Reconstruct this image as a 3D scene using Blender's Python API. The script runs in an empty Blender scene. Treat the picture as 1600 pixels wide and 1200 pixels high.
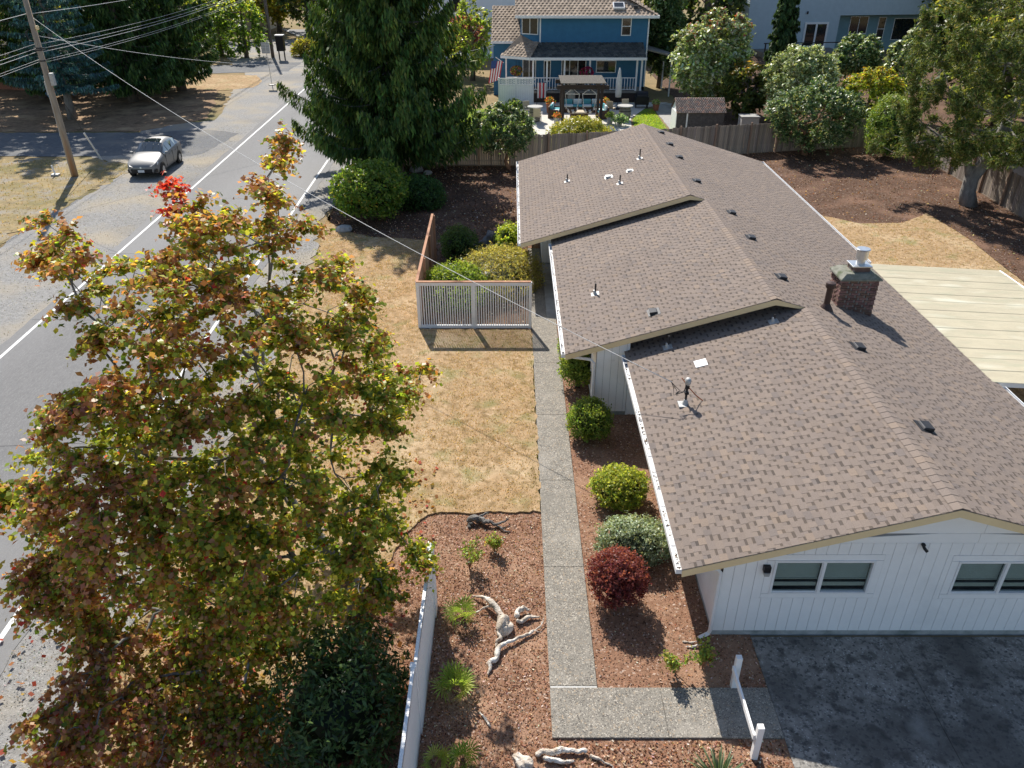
import bpy, math, random
import numpy as np
from mathutils import Vector, Matrix
R = math.radians
random.seed(7); rng = np.random.default_rng(7)
SC = bpy.context.scene
COL = SC.collection
# ---------------------------------------------------------------- camera, sky, sun, exposure
CAMH = 12.7; FPX = 1220.0; PITCH = math.atan(712/FPX)
cam = bpy.data.cameras.new('camera'); camo = bpy.data.objects.new('camera', cam); COL.objects.link(camo)
camo.location = (0, 0, CAMH); camo.rotation_euler = (math.pi/2-PITCH, 0, 0)
cam.sensor_width = 36; cam.lens = FPX/1600*36; cam.clip_end = 2000; cam.clip_start = 0.1
SC.camera = camo
SUNV = Vector((-0.229, 0.690, 0.687)).normalized()
w = bpy.data.worlds.new('World'); SC.world = w; w.use_nodes = True
nt = w.node_tree; sky = nt.nodes.new('ShaderNodeTexSky'); sky.sky_type = 'NISHITA'; sky.sun_disc = False
sky.sun_elevation = math.asin(SUNV.z); sky.sun_rotation = math.atan2(SUNV.x, SUNV.y)
sky.air_density = 1.0; sky.dust_density = 0.6
nt.links.new(sky.outputs[0], nt.nodes['Background'].inputs[0]); nt.nodes['Background'].inputs[1].default_value = 0.098
sl = bpy.data.lights.new('sun', 'SUN'); sl.energy = 4.8; sl.angle = R(0.53); sl.color = (1.0, 0.945, 0.86)
so = bpy.data.objects.new('sun', sl); COL.objects.link(so); so.rotation_euler = SUNV.to_track_quat('Z', 'Y').to_euler(); so.location = (0, 0, 60)
SC.view_settings.view_transform = 'Standard'; SC.view_settings.look = 'None'; SC.view_settings.gamma = 1
SC.view_settings.use_curve_mapping = False; SC.view_settings.exposure = 0.63
# ---------------------------------------------------------------- pixel measuring helpers (photo pixel -> direction)
CT, ST = math.cos(PITCH), math.sin(PITCH)
def ray(u, v):
    a = (v-600)/FPX
    return Vector(((u-800)/FPX, CT-a*ST, -(ST+a*CT)))
def G(u, v, z=0.0):
    d = ray(u, v); t = (z-CAMH)/d.z
    return Vector((d.x*t, d.y*t, z))
def atY(u, v, y):
    d = ray(u, v); t = y/d.y
    return Vector((d.x*t, y, CAMH+d.z*t))
# ---------------------------------------------------------------- materials
MATS = {}
def node(nt, t, **k):
    n = nt.nodes.new(t)
    for a, b in k.items(): setattr(n, a, b)
    return n
def mat(name, c1, c2=None, scale=4.0, rough=0.75, bump=0.0, bscale=None, spec=0.3, metal=0.0, detail=6.0, lo=0.35, hi=0.65,
        speck=None, big=None, tint=False, stretch=None, coat=0.0):
    """c1..c2 noise mix; speck=(scale,color,amount) cell specks; big=(scale,color,lo,hi) large patches; tint multiplies the face tint"""
    m = bpy.data.materials.new(name); m.use_nodes = True; MATS[name] = m
    nt = m.node_tree; L = nt.links; b = nt.nodes['Principled BSDF']
    b.inputs['Roughness'].default_value = rough; b.inputs['Metallic'].default_value = metal
    b.inputs['Specular IOR Level'].default_value = spec; b.inputs['Coat Weight'].default_value = coat
    geo = node(nt, 'ShaderNodeTexCoord'); pos = geo.outputs['Object']
    if stretch:
        mp = node(nt, 'ShaderNodeMapping'); mp.inputs['Scale'].default_value = stretch; L.new(pos, mp.inputs[0]); pos = mp.outputs[0]
    c2 = c2 or tuple(x*0.8 for x in c1)
    nz = node(nt, 'ShaderNodeTexNoise'); nz.inputs['Scale'].default_value = scale; nz.inputs['Detail'].default_value = detail
    nz.inputs['Roughness'].default_value = 0.65; L.new(pos, nz.inputs['Vector'])
    rp = node(nt, 'ShaderNodeValToRGB'); rp.color_ramp.elements[0].position = lo; rp.color_ramp.elements[1].position = hi
    rp.color_ramp.elements[0].color = (*c1, 1); rp.color_ramp.elements[1].color = (*c2, 1)
    L.new(nz.outputs[0], rp.inputs[0]); col = rp.outputs[0]
    def mix(a, b_, fac, mode='MIX'):
        mx = node(nt, 'ShaderNodeMix', data_type='RGBA', blend_type=mode)
        for s, val in ((6, a), (7, b_)):
            if isinstance(val, tuple): mx.inputs[s].default_value = (*val, 1)
            else: L.new(val, mx.inputs[s])
        if isinstance(fac, float): mx.inputs[0].default_value = fac
        else: L.new(fac, mx.inputs[0])
        return mx.outputs[2]
    for sp in ([speck] if speck and not isinstance(speck, list) else (speck or [])):
        vo = node(nt, 'ShaderNodeTexVoronoi'); vo.inputs['Scale'].default_value = sp[0]; L.new(pos, vo.inputs['Vector'])
        sx = node(nt, 'ShaderNodeSeparateColor'); L.new(vo.outputs['Color'], sx.inputs[0])
        mr = node(nt, 'ShaderNodeMapRange'); mr.inputs[1].default_value = 1-sp[2]; mr.inputs[2].default_value = min(1, 1-sp[2]+0.15)
        L.new(sx.outputs[0], mr.inputs[0]); col = mix(col, sp[1], mr.outputs[0])
    for bg in ([big] if big and not isinstance(big, list) else (big or [])):
        n2 = node(nt, 'ShaderNodeTexNoise'); n2.inputs['Scale'].default_value = bg[0]; n2.inputs['Detail'].default_value = 5; L.new(pos, n2.inputs['Vector'])
        mr = node(nt, 'ShaderNodeMapRange'); mr.inputs[1].default_value = bg[2]; mr.inputs[2].default_value = bg[3]
        if len(bg) > 4: mr.inputs[4].default_value = bg[4]
        L.new(n2.outputs[0], mr.inputs[0]); col = mix(col, bg[1], mr.outputs[0])
    if tint:
        at = node(nt, 'ShaderNodeAttribute', attribute_name='tint'); col = mix(col, at.outputs['Vector'], 1.0, 'MULTIPLY')
    L.new(col, b.inputs['Base Color'])
    if bump:
        n3 = node(nt, 'ShaderNodeTexNoise'); n3.inputs['Scale'].default_value = bscale or scale*3; n3.inputs['Detail'].default_value = 4; L.new(pos, n3.inputs['Vector'])
        bp = node(nt, 'ShaderNodeBump'); bp.inputs['Strength'].default_value = min(1, bump); bp.inputs['Distance'].default_value = 0.02*max(1, bump)
        L.new(n3.outputs[0], bp.inputs['Height']); L.new(bp.outputs[0], b.inputs['Normal'])
    return m
def leafmat(name, trans=0.52, rough=0.42, spec=0.35):
    m = bpy.data.materials.new(name); m.use_nodes = True; MATS[name] = m
    nt = m.node_tree; L = nt.links; b = nt.nodes['Principled BSDF']
    at = node(nt, 'ShaderNodeAttribute', attribute_name='tint')
    L.new(at.outputs['Vector'], b.inputs['Base Color'])
    b.inputs['Roughness'].default_value = rough; b.inputs['Specular IOR Level'].default_value = spec
    tr = node(nt, 'ShaderNodeBsdfTranslucent')
    ga = node(nt, 'ShaderNodeVectorMath', operation='MULTIPLY'); ga.inputs[1].default_value = (1.65, 1.5, 0.7)
    L.new(at.outputs['Vector'], ga.inputs[0]); L.new(ga.outputs[0], tr.inputs[0])
    mx = node(nt, 'ShaderNodeMixShader'); mx.inputs[0].default_value = trans
    L.new(b.outputs[0], mx.inputs[1]); L.new(tr.outputs[0], mx.inputs[2]); L.new(mx.outputs[0], nt.nodes['Material Output'].inputs[0])
    return m
def glassmat(name, tintc, dark=0.75):
    m = bpy.data.materials.new(name); m.use_nodes = True; MATS[name] = m
    nt = m.node_tree; L = nt.links; nt.nodes.remove(nt.nodes['Principled BSDF'])
    gl = node(nt, 'ShaderNodeBsdfGlossy'); gl.inputs['Roughness'].default_value = 0.02
    tr = node(nt, 'ShaderNodeBsdfTransparent'); tr.inputs[0].default_value = (*tintc, 1)
    lw = node(nt, 'ShaderNodeLayerWeight'); lw.inputs[0].default_value = .5; pw = node(nt, 'ShaderNodeMath', operation='POWER'); pw.inputs[1].default_value = 3.5; L.new(lw.outputs['Facing'], pw.inputs[0])
    fr = node(nt, 'ShaderNodeMapRange'); fr.inputs[3].default_value = .06; fr.inputs[4].default_value = .85; L.new(pw.outputs[0], fr.inputs[0])
    mx = node(nt, 'ShaderNodeMixShader'); L.new(fr.outputs[0], mx.inputs[0]); L.new(tr.outputs[0], mx.inputs[1]); L.new(gl.outputs[0], mx.inputs[2])
    L.new(mx.outputs[0], nt.nodes['Material Output'].inputs[0]); return m
def plain(name, c, rough=0.6, metal=0.0, spec=0.3, var=0.88, scale=9.0, **k):
    return mat(name, c, tuple(x*var for x in c), scale=scale, rough=rough, metal=metal, spec=spec, **k)

mat('litter', (.33, .22, .135), (.19, .125, .08), 3, .95, .8, 30, .1, big=[(.5, (.42, .29, .17), .5, .68), (.9, (.12, .085, .055), .55, .72)])  # brown leaf litter; the lighter orange patches paint sunlight on the ground
mat('dirt', (.30, .215, .115), (.215, .165, .085), 0.9, .95, .5, 30, .1, big=(.06, (.12, .13, .05), .5, .7))
mat('dry_grass', (.45, .31, .18), (.30, .205, .11), 3.2, .95, .8, 45, .08, lo=.3, hi=.72, big=[(.55, (.50, .375, .235), .5, .68), (4.2, (.22, .15, .075), .48, .66, .85), (1.1, (.22, .20, .085), .54, .70, .85), (9, (.55, .42, .28), .58, .7, .6)])
mat('verge', (.36, .275, .15), (.22, .18, .10), 1.6, .95, .8, 40, .08, big=[(.3, (.19, .17, .075), .47, .66), (.8, (.30, .27, .225), .5, .66), (2.5, (.17, .13, .08), .55, .7, .8)])
mat('green_lawn', (.16, .24, .035), (.10, .17, .02), 5, .9, .6, 60, .1, big=(.7, (.26, .27, .07), .5, .7))
mat('mulch', (.31, .178, .116), (.175, .095, .06), 9, .95, 1.0, 38, .1, lo=.3, hi=.7, speck=[(26, (.47, .36, .29), .10), (40, (.05, .025, .018), .16), (17, (.30, .16, .10), .14)], big=(.7, (.36, .225, .15), .5, .7), )
mat('dark_mulch', (.15, .088, .06), (.075, .045, .03), 7, .95, 1.0, 30, .1, speck=[(22, (.36, .29, .24), .06), (34, (.025, .018, .012), .16)], big=(.5, (.20, .12, .082), .5, .7))
mat('asphalt', (.185, .182, .18), (.145, .143, .143), 18, .85, .35, 160, .25, speck=(120, (.27, .27, .26), .10), big=[(.18, (.23, .227, .225), .45, .7), (.9, (.14, .14, .142), .6, .8, .6)], stretch=(1.0, .22, 1.0))
mat('old_asphalt', (.15, .155, .16), (.11, .112, .118), 3, .9, .5, 60, .2, speck=(60, (.25, .24, .23), .10), big=(.3, (.2, .19, .175), .5, .7))
mat('gravel', (.32, .312, .30), (.22, .214, .206), 6, .95, 1.0, 55, .15, speck=[(38, (.42, .41, .39), .10), (55, (.14, .135, .13), .10)], big=[(.35, (.36, .31, .235), .46, .66, .85), (.14, (.20, .192, .18), .5, .66, .7)])
mat('aggregate', (.285, .26, .222), (.21, .195, .168), 5, .9, .7, 70, .2, speck=[(48, (.50, .455, .385), .18), (60, (.10, .09, .08), .24), (34, (.36, .285, .205), .10)], big=[(.8, (.37, .34, .295), .55, .72, .7), (.5, (.20, .185, .16), .58, .74, .75)])
mat('concrete', (.40, .39, .36), (.32, .31, .29), 4, .9, .3, 60, .2, big=(.8, (.24, .235, .22), .5, .72))
mat('drive_concrete', (.33, .31, .28), (.18, .168, .152), 5.5, .85, .6, 40, .25, lo=.3, hi=.7, speck=[(26, (.07, .072, .072), .13), (45, (.46, .455, .44), .07)], big=[(.62, (.10, .094, .085), .42, .62, .85), (3.2, (.07, .066, .06), .52, .66, .8), (12, (.055, .057, .057), .54, .66, .75), (.75, (.50, .49, .46), .62, .72, .35)])
mat('patio_concrete', (.58, .55, .49), (.50, .475, .43), 2, .9, .2, 40, .2)
mat('line_paint', (.78, .78, .76), (.62, .62, .6), 6, .7, .2, 60, .2, big=(2.5, (.45, .45, .44), .6, .8))
mat('white_paint', (.88, .875, .865), (.84, .835, .825), 2.2, .55, .12, 60, .3, big=[(.8, (.72, .72, .71), .58, .8), (5, (.66, .655, .64), .66, .8, .7)])
mat('white_trim', (.80, .80, .80), (.74, .74, .74), 3, .45, spec=.35)
mat('groove', (.23, .24, .25), (.17, .175, .18), 3, .8)
mat('foundation', (.45, .46, .45), (.30, .32, .31), 4, .9, .4, 40, big=(1.4, (.14, .17, .15), .52, .7))
mat('tan_trim', (.80, .62, .36), (.74, .57, .33), 2, .55, spec=.3)
mat('shingle', (1.05, 1.03, 1.01), (.86, .85, .84), 60, .92, .6, 220, .15, tint=True, big=(.35, (.80, .78, .77), .5, .8, .55))
mat('brick', (.22, .135, .11), (.14, .088, .075), 8, .9, .7, 60, .15, big=[(3.5, (.40, .36, .33), .48, .64, .85), (6, (.06, .045, .04), .6, .75)], tint=True)
mat('mortar', (.33, .30, .27), (.24, .22, .20), 20, .95, .4, 60)
mat('chimney_cap', (.26, .255, .215), (.15, .155, .12), 7, .95, .6, 40, big=(3, (.09, .11, .06), .5, .66))
mat('galvanised', (.66, .67, .68), (.56, .57, .58), 8, .35, metal=.85)
mat('brown_metal', (.075, .045, .037), (.055, .034, .028), 8, .45, metal=.2)
mat('dark_metal', (.045, .045, .05), (.03, .03, .033), 8, .5, metal=.3)
mat('black_plastic', (.018, .018, .02), (.012, .012, .013), 8, .4)
mat('lead', (.50, .50, .49), (.38, .38, .37), 9, .6, metal=.3)
mat('orange_metal', (.50, .17, .07), (.38, .13, .06), 20, .5)
mat('patio_panel', (.60, .535, .38), (.53, .47, .335), 1.2, .55, .15, 20, .3, big=[(1.1, (.50, .47, .33), .5, .72), (.5, (.72, .69, .54), .55, .75)], stretch=(1, 3, 1))
mat('blind', (.52, .51, .48), (.48, .47, .44), 3, .6)
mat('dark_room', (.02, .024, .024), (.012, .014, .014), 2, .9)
mat('cedar_wood', (.50, .27, .165), (.38, .195, .115), 5, .8, .3, 30, .2, stretch=(1, 1, .15), big=(1.1, (.20, .09, .05), .55, .72))
mat('stone', (.42, .42, .41), (.28, .28, .275), 5, .9, .6, 20)
mat('old_shed', (.12, .11, .105), (.07, .065, .062), 6, .9, .4, 30)
mat('old_fence', (.33, .285, .245), (.20, .17, .145), 6, .9, .5, 30, .15, stretch=(3, 3, .25), tint=True)
mat('bark', (.20, .165, .135), (.105, .085, .07), 7, .95, .9, 25, .1, stretch=(1, 1, .35))
mat('grey_bark', (.27, .255, .235), (.15, .142, .13), 6, .9, .7, 25, .15, stretch=(1, 1, .4), big=(1.7, (.13, .125, .11), .55, .7))
mat('red_bark', (.30, .175, .105), (.19, .105, .065), 6, .9, .8, 25, .1, stretch=(1, 1, .35))
mat('driftwood', (.64, .57, .49), (.36, .29, .225), 9, .95, 1.0, 30, .15, stretch=(1.5, 1.5, 1.5), big=[(2.6, (.80, .77, .71), .5, .66), (3.2, (.27, .17, .10), .62, .74)])
mat('dark_driftwood', (.23, .215, .20), (.085, .078, .07), 7, .9, .9, 24, .15)
mat('stump_wood', (.21, .20, .20), (.10, .095, .095), 7, .9, .8, 24, .15)
leafmat('leaf'); leafmat('needle', .22, .55, .2); leafmat('gloss_leaf', .28, .40, .35); leafmat('dry_leaf', .35, .6, .15)
glassmat('window_glass', (.86, .91, .89))
glassmat('far_glass', (.45, .5, .5))
# ---------------------------------------------------------------- mesh builder
class MB:
    def __init__(s): s.v = []; s.f = []; s.mi = []; s.t = []
    def add(s, vs, fs, mi=0, tint=(1, 1, 1)):
        o = len(s.v); s.v += [tuple(q) for q in vs]
        for f in fs: s.f.append(tuple(o+i for i in f)); s.mi.append(mi); s.t.append(tint)
        return s
    BF = ((0, 3, 2, 1), (4, 5, 6, 7), (0, 1, 5, 4), (1, 2, 6, 5), (2, 3, 7, 6), (3, 0, 4, 7))
    def box(s, x0, x1, y0, y1, z0, z1, mi=0, tint=(1, 1, 1)):
        return s.add([(x0, y0, z0), (x1, y0, z0), (x1, y1, z0), (x0, y1, z0), (x0, y0, z1), (x1, y0, z1), (x1, y1, z1), (x0, y1, z1)], s.BF, mi, tint)
    def hexa(s, b, t, mi=0, tint=(1, 1, 1)): return s.add(list(b)+list(t), s.BF, mi, tint)
    def beam(s, p, q, w, h, mi=0, up=(0, 0, 1), tint=(1, 1, 1)):
        p = Vector(p); q = Vector(q); d = (q-p).normalized(); u = Vector(up)
        if abs(d.dot(u)) > .98: u = Vector((0, 1, 0))
        sx = d.cross(u).normalized()*w/2; uu = sx.cross(d).normalized()*h/2
        return s.hexa([p-sx-uu, p+sx-uu, q+sx-uu, q-sx-uu], [p-sx+uu, p+sx+uu, q+sx+uu, q-sx+uu], mi, tint)
    def tube(s, pts, rad, n=8, mi=0, cap=True, tint=(1, 1, 1)):
        pts = [Vector(p) for p in pts]; rad = rad if isinstance(rad, (list, tuple)) else [rad]*len(pts)
        o = len(s.v); prev = None
        for i, p in enumerate(pts):
            d = (pts[min(i+1, len(pts)-1)]-pts[max(i-1, 0)])
            d = d.normalized() if d.length > 1e-9 else Vector((0, 0, 1))
            a = prev if prev is not None else (Vector((1, 0, 0)) if abs(d.x) < .9 else Vector((0, 1, 0)))
            a = (a-d*a.dot(d)); a = a.normalized() if a.length > 1e-6 else d.orthogonal().normalized(); prev = a; b = d.cross(a)
            for k in range(n):
                t = 2*math.pi*k/n; s.v.append(tuple(p+(a*math.cos(t)+b*math.sin(t))*rad[i]))
        for i in range(len(pts)-1):
            for k in range(n):
                s.f.append((o+i*n+k, o+i*n+(k+1) % n, o+(i+1)*n+(k+1) % n, o+(i+1)*n+k)); s.mi.append(mi); s.t.append(tint)
        if cap:
            s.f.append(tuple(o+k for k in reversed(range(n)))); s.mi.append(mi); s.t.append(tint)
            e = o+(len(pts)-1)*n; s.f.append(tuple(e+k for k in range(n))); s.mi.append(mi); s.t.append(tint)
        return s
    def lathe(s, prof, n=16, c=(0, 0, 0), mi=0, sq=(1, 1)):
        c = Vector(c); o = len(s.v)
        for r, z in prof:
            for k in range(n):
                t = 2*math.pi*k/n; s.v.append((c.x+r*math.cos(t)*sq[0], c.y+r*math.sin(t)*sq[1], c.z+z))
        for i in range(len(prof)-1):
            for k in range(n):
                s.f.append((o+i*n+k, o+i*n+(k+1) % n, o+(i+1)*n+(k+1) % n, o+(i+1)*n+k)); s.mi.append(mi); s.t.append((1, 1, 1))
        s.f.append(tuple(o+k for k in reversed(range(n)))); s.mi.append(mi); s.t.append((1, 1, 1))
        e = o+(len(prof)-1)*n; s.f.append(tuple(e+k for k in range(n))); s.mi.append(mi); s.t.append((1, 1, 1))
        return s
    def prism(s, poly, axis, a0, a1, mi=0, tint=(1, 1, 1)):
        """poly in the plane across axis: axis 'y' -> (x,z), 'z' -> (x,y), 'x' -> (y,z)"""
        def P(p, a): return {'y': (p[0], a, p[1]), 'z': (p[0], p[1], a), 'x': (a, p[0], p[1])}[axis]
        n = len(poly); vs = [P(p, a0) for p in poly]+[P(p, a1) for p in poly]
        fs = [tuple(range(n)), tuple(reversed(range(n, 2*n)))]+[(i, n+i, n+(i+1) % n, (i+1) % n) for i in range(n)]
        return s.add(vs, fs, mi, tint)
    def mesh(s, name, mats, smooth=False, tint=False):
        me = bpy.data.meshes.new(name); me.from_pydata(s.v, [], s.f)
        for m in (mats if isinstance(mats, (list, tuple)) else [mats]): me.materials.append(MATS[m])
        me.polygons.foreach_set('material_index', s.mi)
        if smooth: me.polygons.foreach_set('use_smooth', [True]*len(s.f))
        if tint:
            a = me.attributes.new('tint', 'FLOAT_VECTOR', 'FACE'); a.data.foreach_set('vector', np.array(s.t, dtype=np.float32).ravel())
        me.update(); return me
    def build(s, name, mats, parent=None, smooth=False, tint=False, bevel=0.0):
        o = link(name, s.mesh(name, mats, smooth, tint), parent)
        if bevel:
            b = o.modifiers.new('bevel', 'BEVEL'); b.width = bevel; b.segments = 2; b.limit_method = 'ANGLE'
        return o
def link(name, data, parent=None, loc=None, rot=None):
    o = bpy.data.objects.new(name, data); COL.objects.link(o)
    if parent is not None: o.parent = parent
    if loc is not None: o.location = loc
    if rot is not None: o.rotation_euler = rot
    return o
def tag(o, label=None, cat=None, group=None, kind=None):
    if label: o['label'] = label
    if cat: o['category'] = cat
    if group: o['group'] = group
    if kind: o['kind'] = kind
    return o
def thing(name, label, cat, loc=(0, 0, 0), rz=0.0, group=None):
    o = link(name, None, None, loc, (0, 0, rz)); o.empty_display_size = .2
    return tag(o, label, cat, group)
def struct(name, o): o['kind'] = 'structure'; return o
def sheet(name, poly, z, m, jit=0.0, step=0.6, thick=0.0, parent=None):
    """flat ground sheet from an outline with a ragged edge; thick gives it a side skirt"""
    pts = []
    for i, p in enumerate(poly):
        p = Vector((p[0], p[1])); q = poly[(i+1) % len(poly)]; q = Vector((q[0], q[1])); n = max(1, int((q-p).length/step)) if jit else 1
        for k in range(n):
            r = p+(q-p)*(k/n)
            if jit: r = r+Vector((random.uniform(-jit, jit), random.uniform(-jit, jit)))
            pts.append((r.x, r.y))
    mb = MB(); n = len(pts)
    mb.add([(x, y, z) for x, y in pts], [tuple(range(n))])
    if thick: mb.add([(x, y, z) for x, y in pts]+[(x, y, z-thick) for x, y in pts], [(i, n+i, n+(i+1) % n, (i+1) % n) for i in range(n)])
    me = mb.mesh(name, m)
    import bmesh as bmm
    bm = bmm.new(); bm.from_mesh(me); bmm.ops.triangulate(bm, faces=bm.faces[:]); bmm.ops.recalc_face_normals(bm, faces=bm.faces[:])
    if sum(f.normal.z for f in bm.faces) < 0: bmm.ops.reverse_faces(bm, faces=bm.faces[:])
    bm.to_mesh(me); bm.free()
    o = link(name, me, parent)
    if parent is None: o['kind'] = 'structure'
    return o
# ---------------------------------------------------------------- numpy leaf / chip clouds
def cloud(name, C, N, size, aspect, tints, m, parent=None, fold=0.25, spin=None, shape='leaf'):
    """one mesh of many small leaf faces: centres C, normals N, sizes, per-face tint"""
    C = np.asarray(C, float); n = len(C); N = np.asarray(N, float); N = N/(np.linalg.norm(N, axis=1, keepdims=True)+1e-9)
    rd = rng.normal(size=(n, 3)) if spin is None else np.asarray(spin, float)
    A = rd-N*np.sum(rd*N, 1, keepdims=True); A /= np.linalg.norm(A, axis=1, keepdims=True)+1e-9; B = np.cross(N, A)
    sz = np.asarray(size, float).reshape(-1, 1)*np.ones((n, 1)); wd = sz*aspect
    up = N*wd*fold
    if shape == 'leaf': V = np.stack([C-A*sz, C+B*wd+up-A*sz*.15, C+A*sz, C-B*wd+up-A*sz*.15], 1)
    else: V = np.stack([C-A*sz-B*wd, C+A*sz-B*wd, C+A*sz+B*wd, C-A*sz+B*wd], 1)
    V = V.reshape(-1, 3)
    me = bpy.data.meshes.new(name); me.vertices.add(4*n); me.vertices.foreach_set('co', V.astype(np.float32).ravel())
    me.loops.add(4*n); me.loops.foreach_set('vertex_index', np.arange(4*n, dtype=np.int32))
    me.polygons.add(n); me.polygons.foreach_set('loop_start', np.arange(0, 4*n, 4, dtype=np.int32)); me.polygons.foreach_set('loop_total', np.full(n, 4, dtype=np.int32))
    me.materials.append(MATS[m]); a = me.attributes.new('tint', 'FLOAT_VECTOR', 'FACE'); a.data.foreach_set('vector', np.asarray(tints, np.float32).ravel())
    me.update(calc_edges=True)
    return link(name, me, parent)
LEAFGAIN = 1.7   # foliage albedo scale for the green palettes
def palette(pal, n, jit=0.18, wts=None):
    pal = np.array(pal, float); idx = rng.choice(len(pal), n, p=wts); c = pal[idx]
    c = c*(1.0 if np.mean(c[:, 1]) < np.mean(c[:, 0])*1.02 else LEAFGAIN)
    return np.clip(c*(1+rng.normal(0, jit, (n, 1)))*(1+rng.normal(0, jit*.35, (n, 3))), .004, 1)
def inpoly(P, poly):
    x, y = P[:, 0], P[:, 1]; r = np.zeros(len(P), bool); j = len(poly)-1
    for i in range(len(poly)):
        xi, yi = poly[i][:2]; xj, yj = poly[j][:2]
        c = ((yi > y) != (yj > y)) & (x < (xj-xi)*(y-yi)/(yj-yi+1e-12)+xi); r ^= c; j = i
    return r
def scatter(poly, n):
    p = np.array([q[:2] for q in poly]); lo = p.min(0); hi = p.max(0); out = np.zeros((0, 2))
    while len(out) < n:
        q = lo+rng.random((2*n+50, 2))*(hi-lo); out = np.vstack([out, q[inpoly(q, poly)]])
    return out[:n]
# ================================================================ the setting: ground, road, paths
mb = MB(); mb.add([(-700, -250, -.02), (700, -250, -.02), (700, 900, -.02), (-700, 900, -.02)], [(0, 1, 2, 3)]); struct('ground', mb.build('ground', 'dirt'))
def roadx(y):
    return -13.9-.028*(y-12)-(max(0, y-78)**2)*.006
def strip(x0, x1, ys): return [(roadx(y)+x0, y) for y in ys]+[(roadx(y)+x1, y) for y in reversed(ys)]
YS = [-40, 0, 20, 40, 60, 78, 86, 94, 102, 112, 124]
road = sheet('road', strip(-3.75, 3.75, YS), .014, 'asphalt', .05, .5)
for s, nm in ((-3.3, 'edge_line'), (3.3, 'edge_line')): sheet(nm, strip(s-.06, s+.06, YS), .0185, 'line_paint', .004, 1.5, parent=road)
mb = MB()   # tar seams across the lane
for y0 in (16.2, 18.3, 26.6, 33.5, 41.8):
    pts = [(roadx(y0)+x, y0+.05*math.sin(x*1.9+y0)+.03*x, .0195) for x in np.linspace(-3.7, 3.7, 26)]
    for a, b in zip(pts, pts[1:]): mb.add([(a[0], a[1]-.011, a[2]), (b[0], b[1]-.011, b[2]), (b[0], b[1]+.011, b[2]), (a[0], a[1]+.011, a[2])], [(0, 1, 2, 3)])
mb.build('tar_seam', 'dark_metal', road)
GL = [(roadx(y)-3.6, y) for y in (-30, 0, 20, 40, 60, 80, 96, 112)]+[(-42, 112), (-33, 97), (-29, 88), (-26, 82), (-25.4, 75), (-23.9, 68), (-22.6, 62), (-27, 59.5), (-27, 50.5), (-22.9, 48.5), (-23.4, 44), (-23.8, 38), (-23.6, 32), (-24.4, 24), (-25, 10), (-26, -30)]
sheet('gravel_shoulder', GL, .004, 'gravel', .22, .5)
GR = [(roadx(y)+3.6, y) for y in (-30, 0, 20, 40, 46, 56, 70)]+[(-10.2, 70), (-10.1, 52), (-9.6, 47), (-9.4, 42), (-9.6, 38), (-8.9, 33), (-8.3, 27), (-8.2, 20), (-8.0, 15), (-7.9, 10), (-7.2, 6), (-7.0, -30)]
sheet('gravel_verge', GR, .004, 'gravel', .20, .45)
sheet('side_driveway', [(-70, 50.4), (-26.5, 50.9), (-23.5, 51.2), (-22.0, 50.4), (-20.2, 51.5), (-19.6, 57.4), (-22, 58.6), (-27, 57.6), (-70, 57.4)], .009, 'old_asphalt', .12, .6)
sheet('side_driveway', [(-23, 85.5), (-30, 84.2), (-60, 86), (-60, 91.5), (-30, 89.6), (-23, 92)], .009, 'old_asphalt', .1, .6)
sheet('roadside_grass', [(-90, 38), (-31, 36), (-24.2, 30), (-23.9, 38), (-23.5, 44), (-22.9, 48.6), (-27, 50.2), (-90, 50.2)], .006, 'verge', .38, .35)
sheet('roadside_grass', [(-90, 8), (-25.2, 8), (-24.6, 22), (-24.4, 30), (-31, 36.4), (-90, 38.4)], .0065, 'verge', .38, .35)
sheet('dappled_litter_ground', [(-90, 58), (-27, 58), (-23.6, 62), (-25, 69), (-27, 76), (-33, 84), (-90, 86)], .006, 'litter', .25, .6)
sheet('dry_lawn_strip', [(-31, 75.8), (-26.2, 74.6), (-23.9, 76), (-24, 79.5), (-25.5, 83), (-33, 83.4)], .011, 'dry_grass', .12, .5)
sheet('concrete_pad', [(-10.4, 47.4), (-9.1, 47.3), (-9.0, 58), (-10.6, 58)], .009, 'concrete')
# front garden
LAWN = [(.72, 15.35), (.72, 25.6), (-3.35, 25.65), (-3.4, 33.0), (-3.6, 34.9), (-5.0, 35.3), (-6.6, 35.5), (-8.2, 36.4), (-9.3, 38.0), (-9.4, 40.5), (-9.25, 36.5), (-8.6, 33), (-8.1, 27), (-8.0, 20), (-7.8, 15), (-7.6, 10), (-6.9, 6.0), (-6.0, 6.2), (-5.1, 9.2), (-3.7, 11.2), (-2.9, 13.4), (-2.55, 14.5), (-2.1, 15.25)]
lawn = sheet('dry_lawn', LAWN, .055, 'dry_grass', .05, .16, thick=.06)
FBED = [(.78, -4), (.78, 15.4), (-2.2, 15.4), (-2.7, 14.4), (-3.2, 13.2), (-4.2, 11.0), (-5.2, 9.0), (-6.2, 6.0), (-6.2, -4)]
sheet('bark_mulch_bed', FBED, .008, 'mulch')
ENC = [(.72, 25.6), (.74, 48.4), (-9.0, 48.4), (-9.3, 41), (-9.3, 38.0), (-8.2, 36.4), (-6.6, 35.5), (-5.0, 35.3), (-3.6, 34.9), (-3.35, 25.6)]
sheet('bark_mulch_bed', ENC, .008, 'dark_mulch')
WBED = [(1.6, 10.02), (4.95, 10.02), (4.95, 11.42), (4.2, 11.42), (4.2, 34), (.7, 49), (.7, 34.2), (1.6, 34.0)]
sheet('bark_mulch_bed', WBED, .008, 'mulch')
sheet('bark_mulch_bed', [(.7, -4), (4.95, -4), (4.95, 9.0), (.7, 9.0)], .009, 'mulch')
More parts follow.
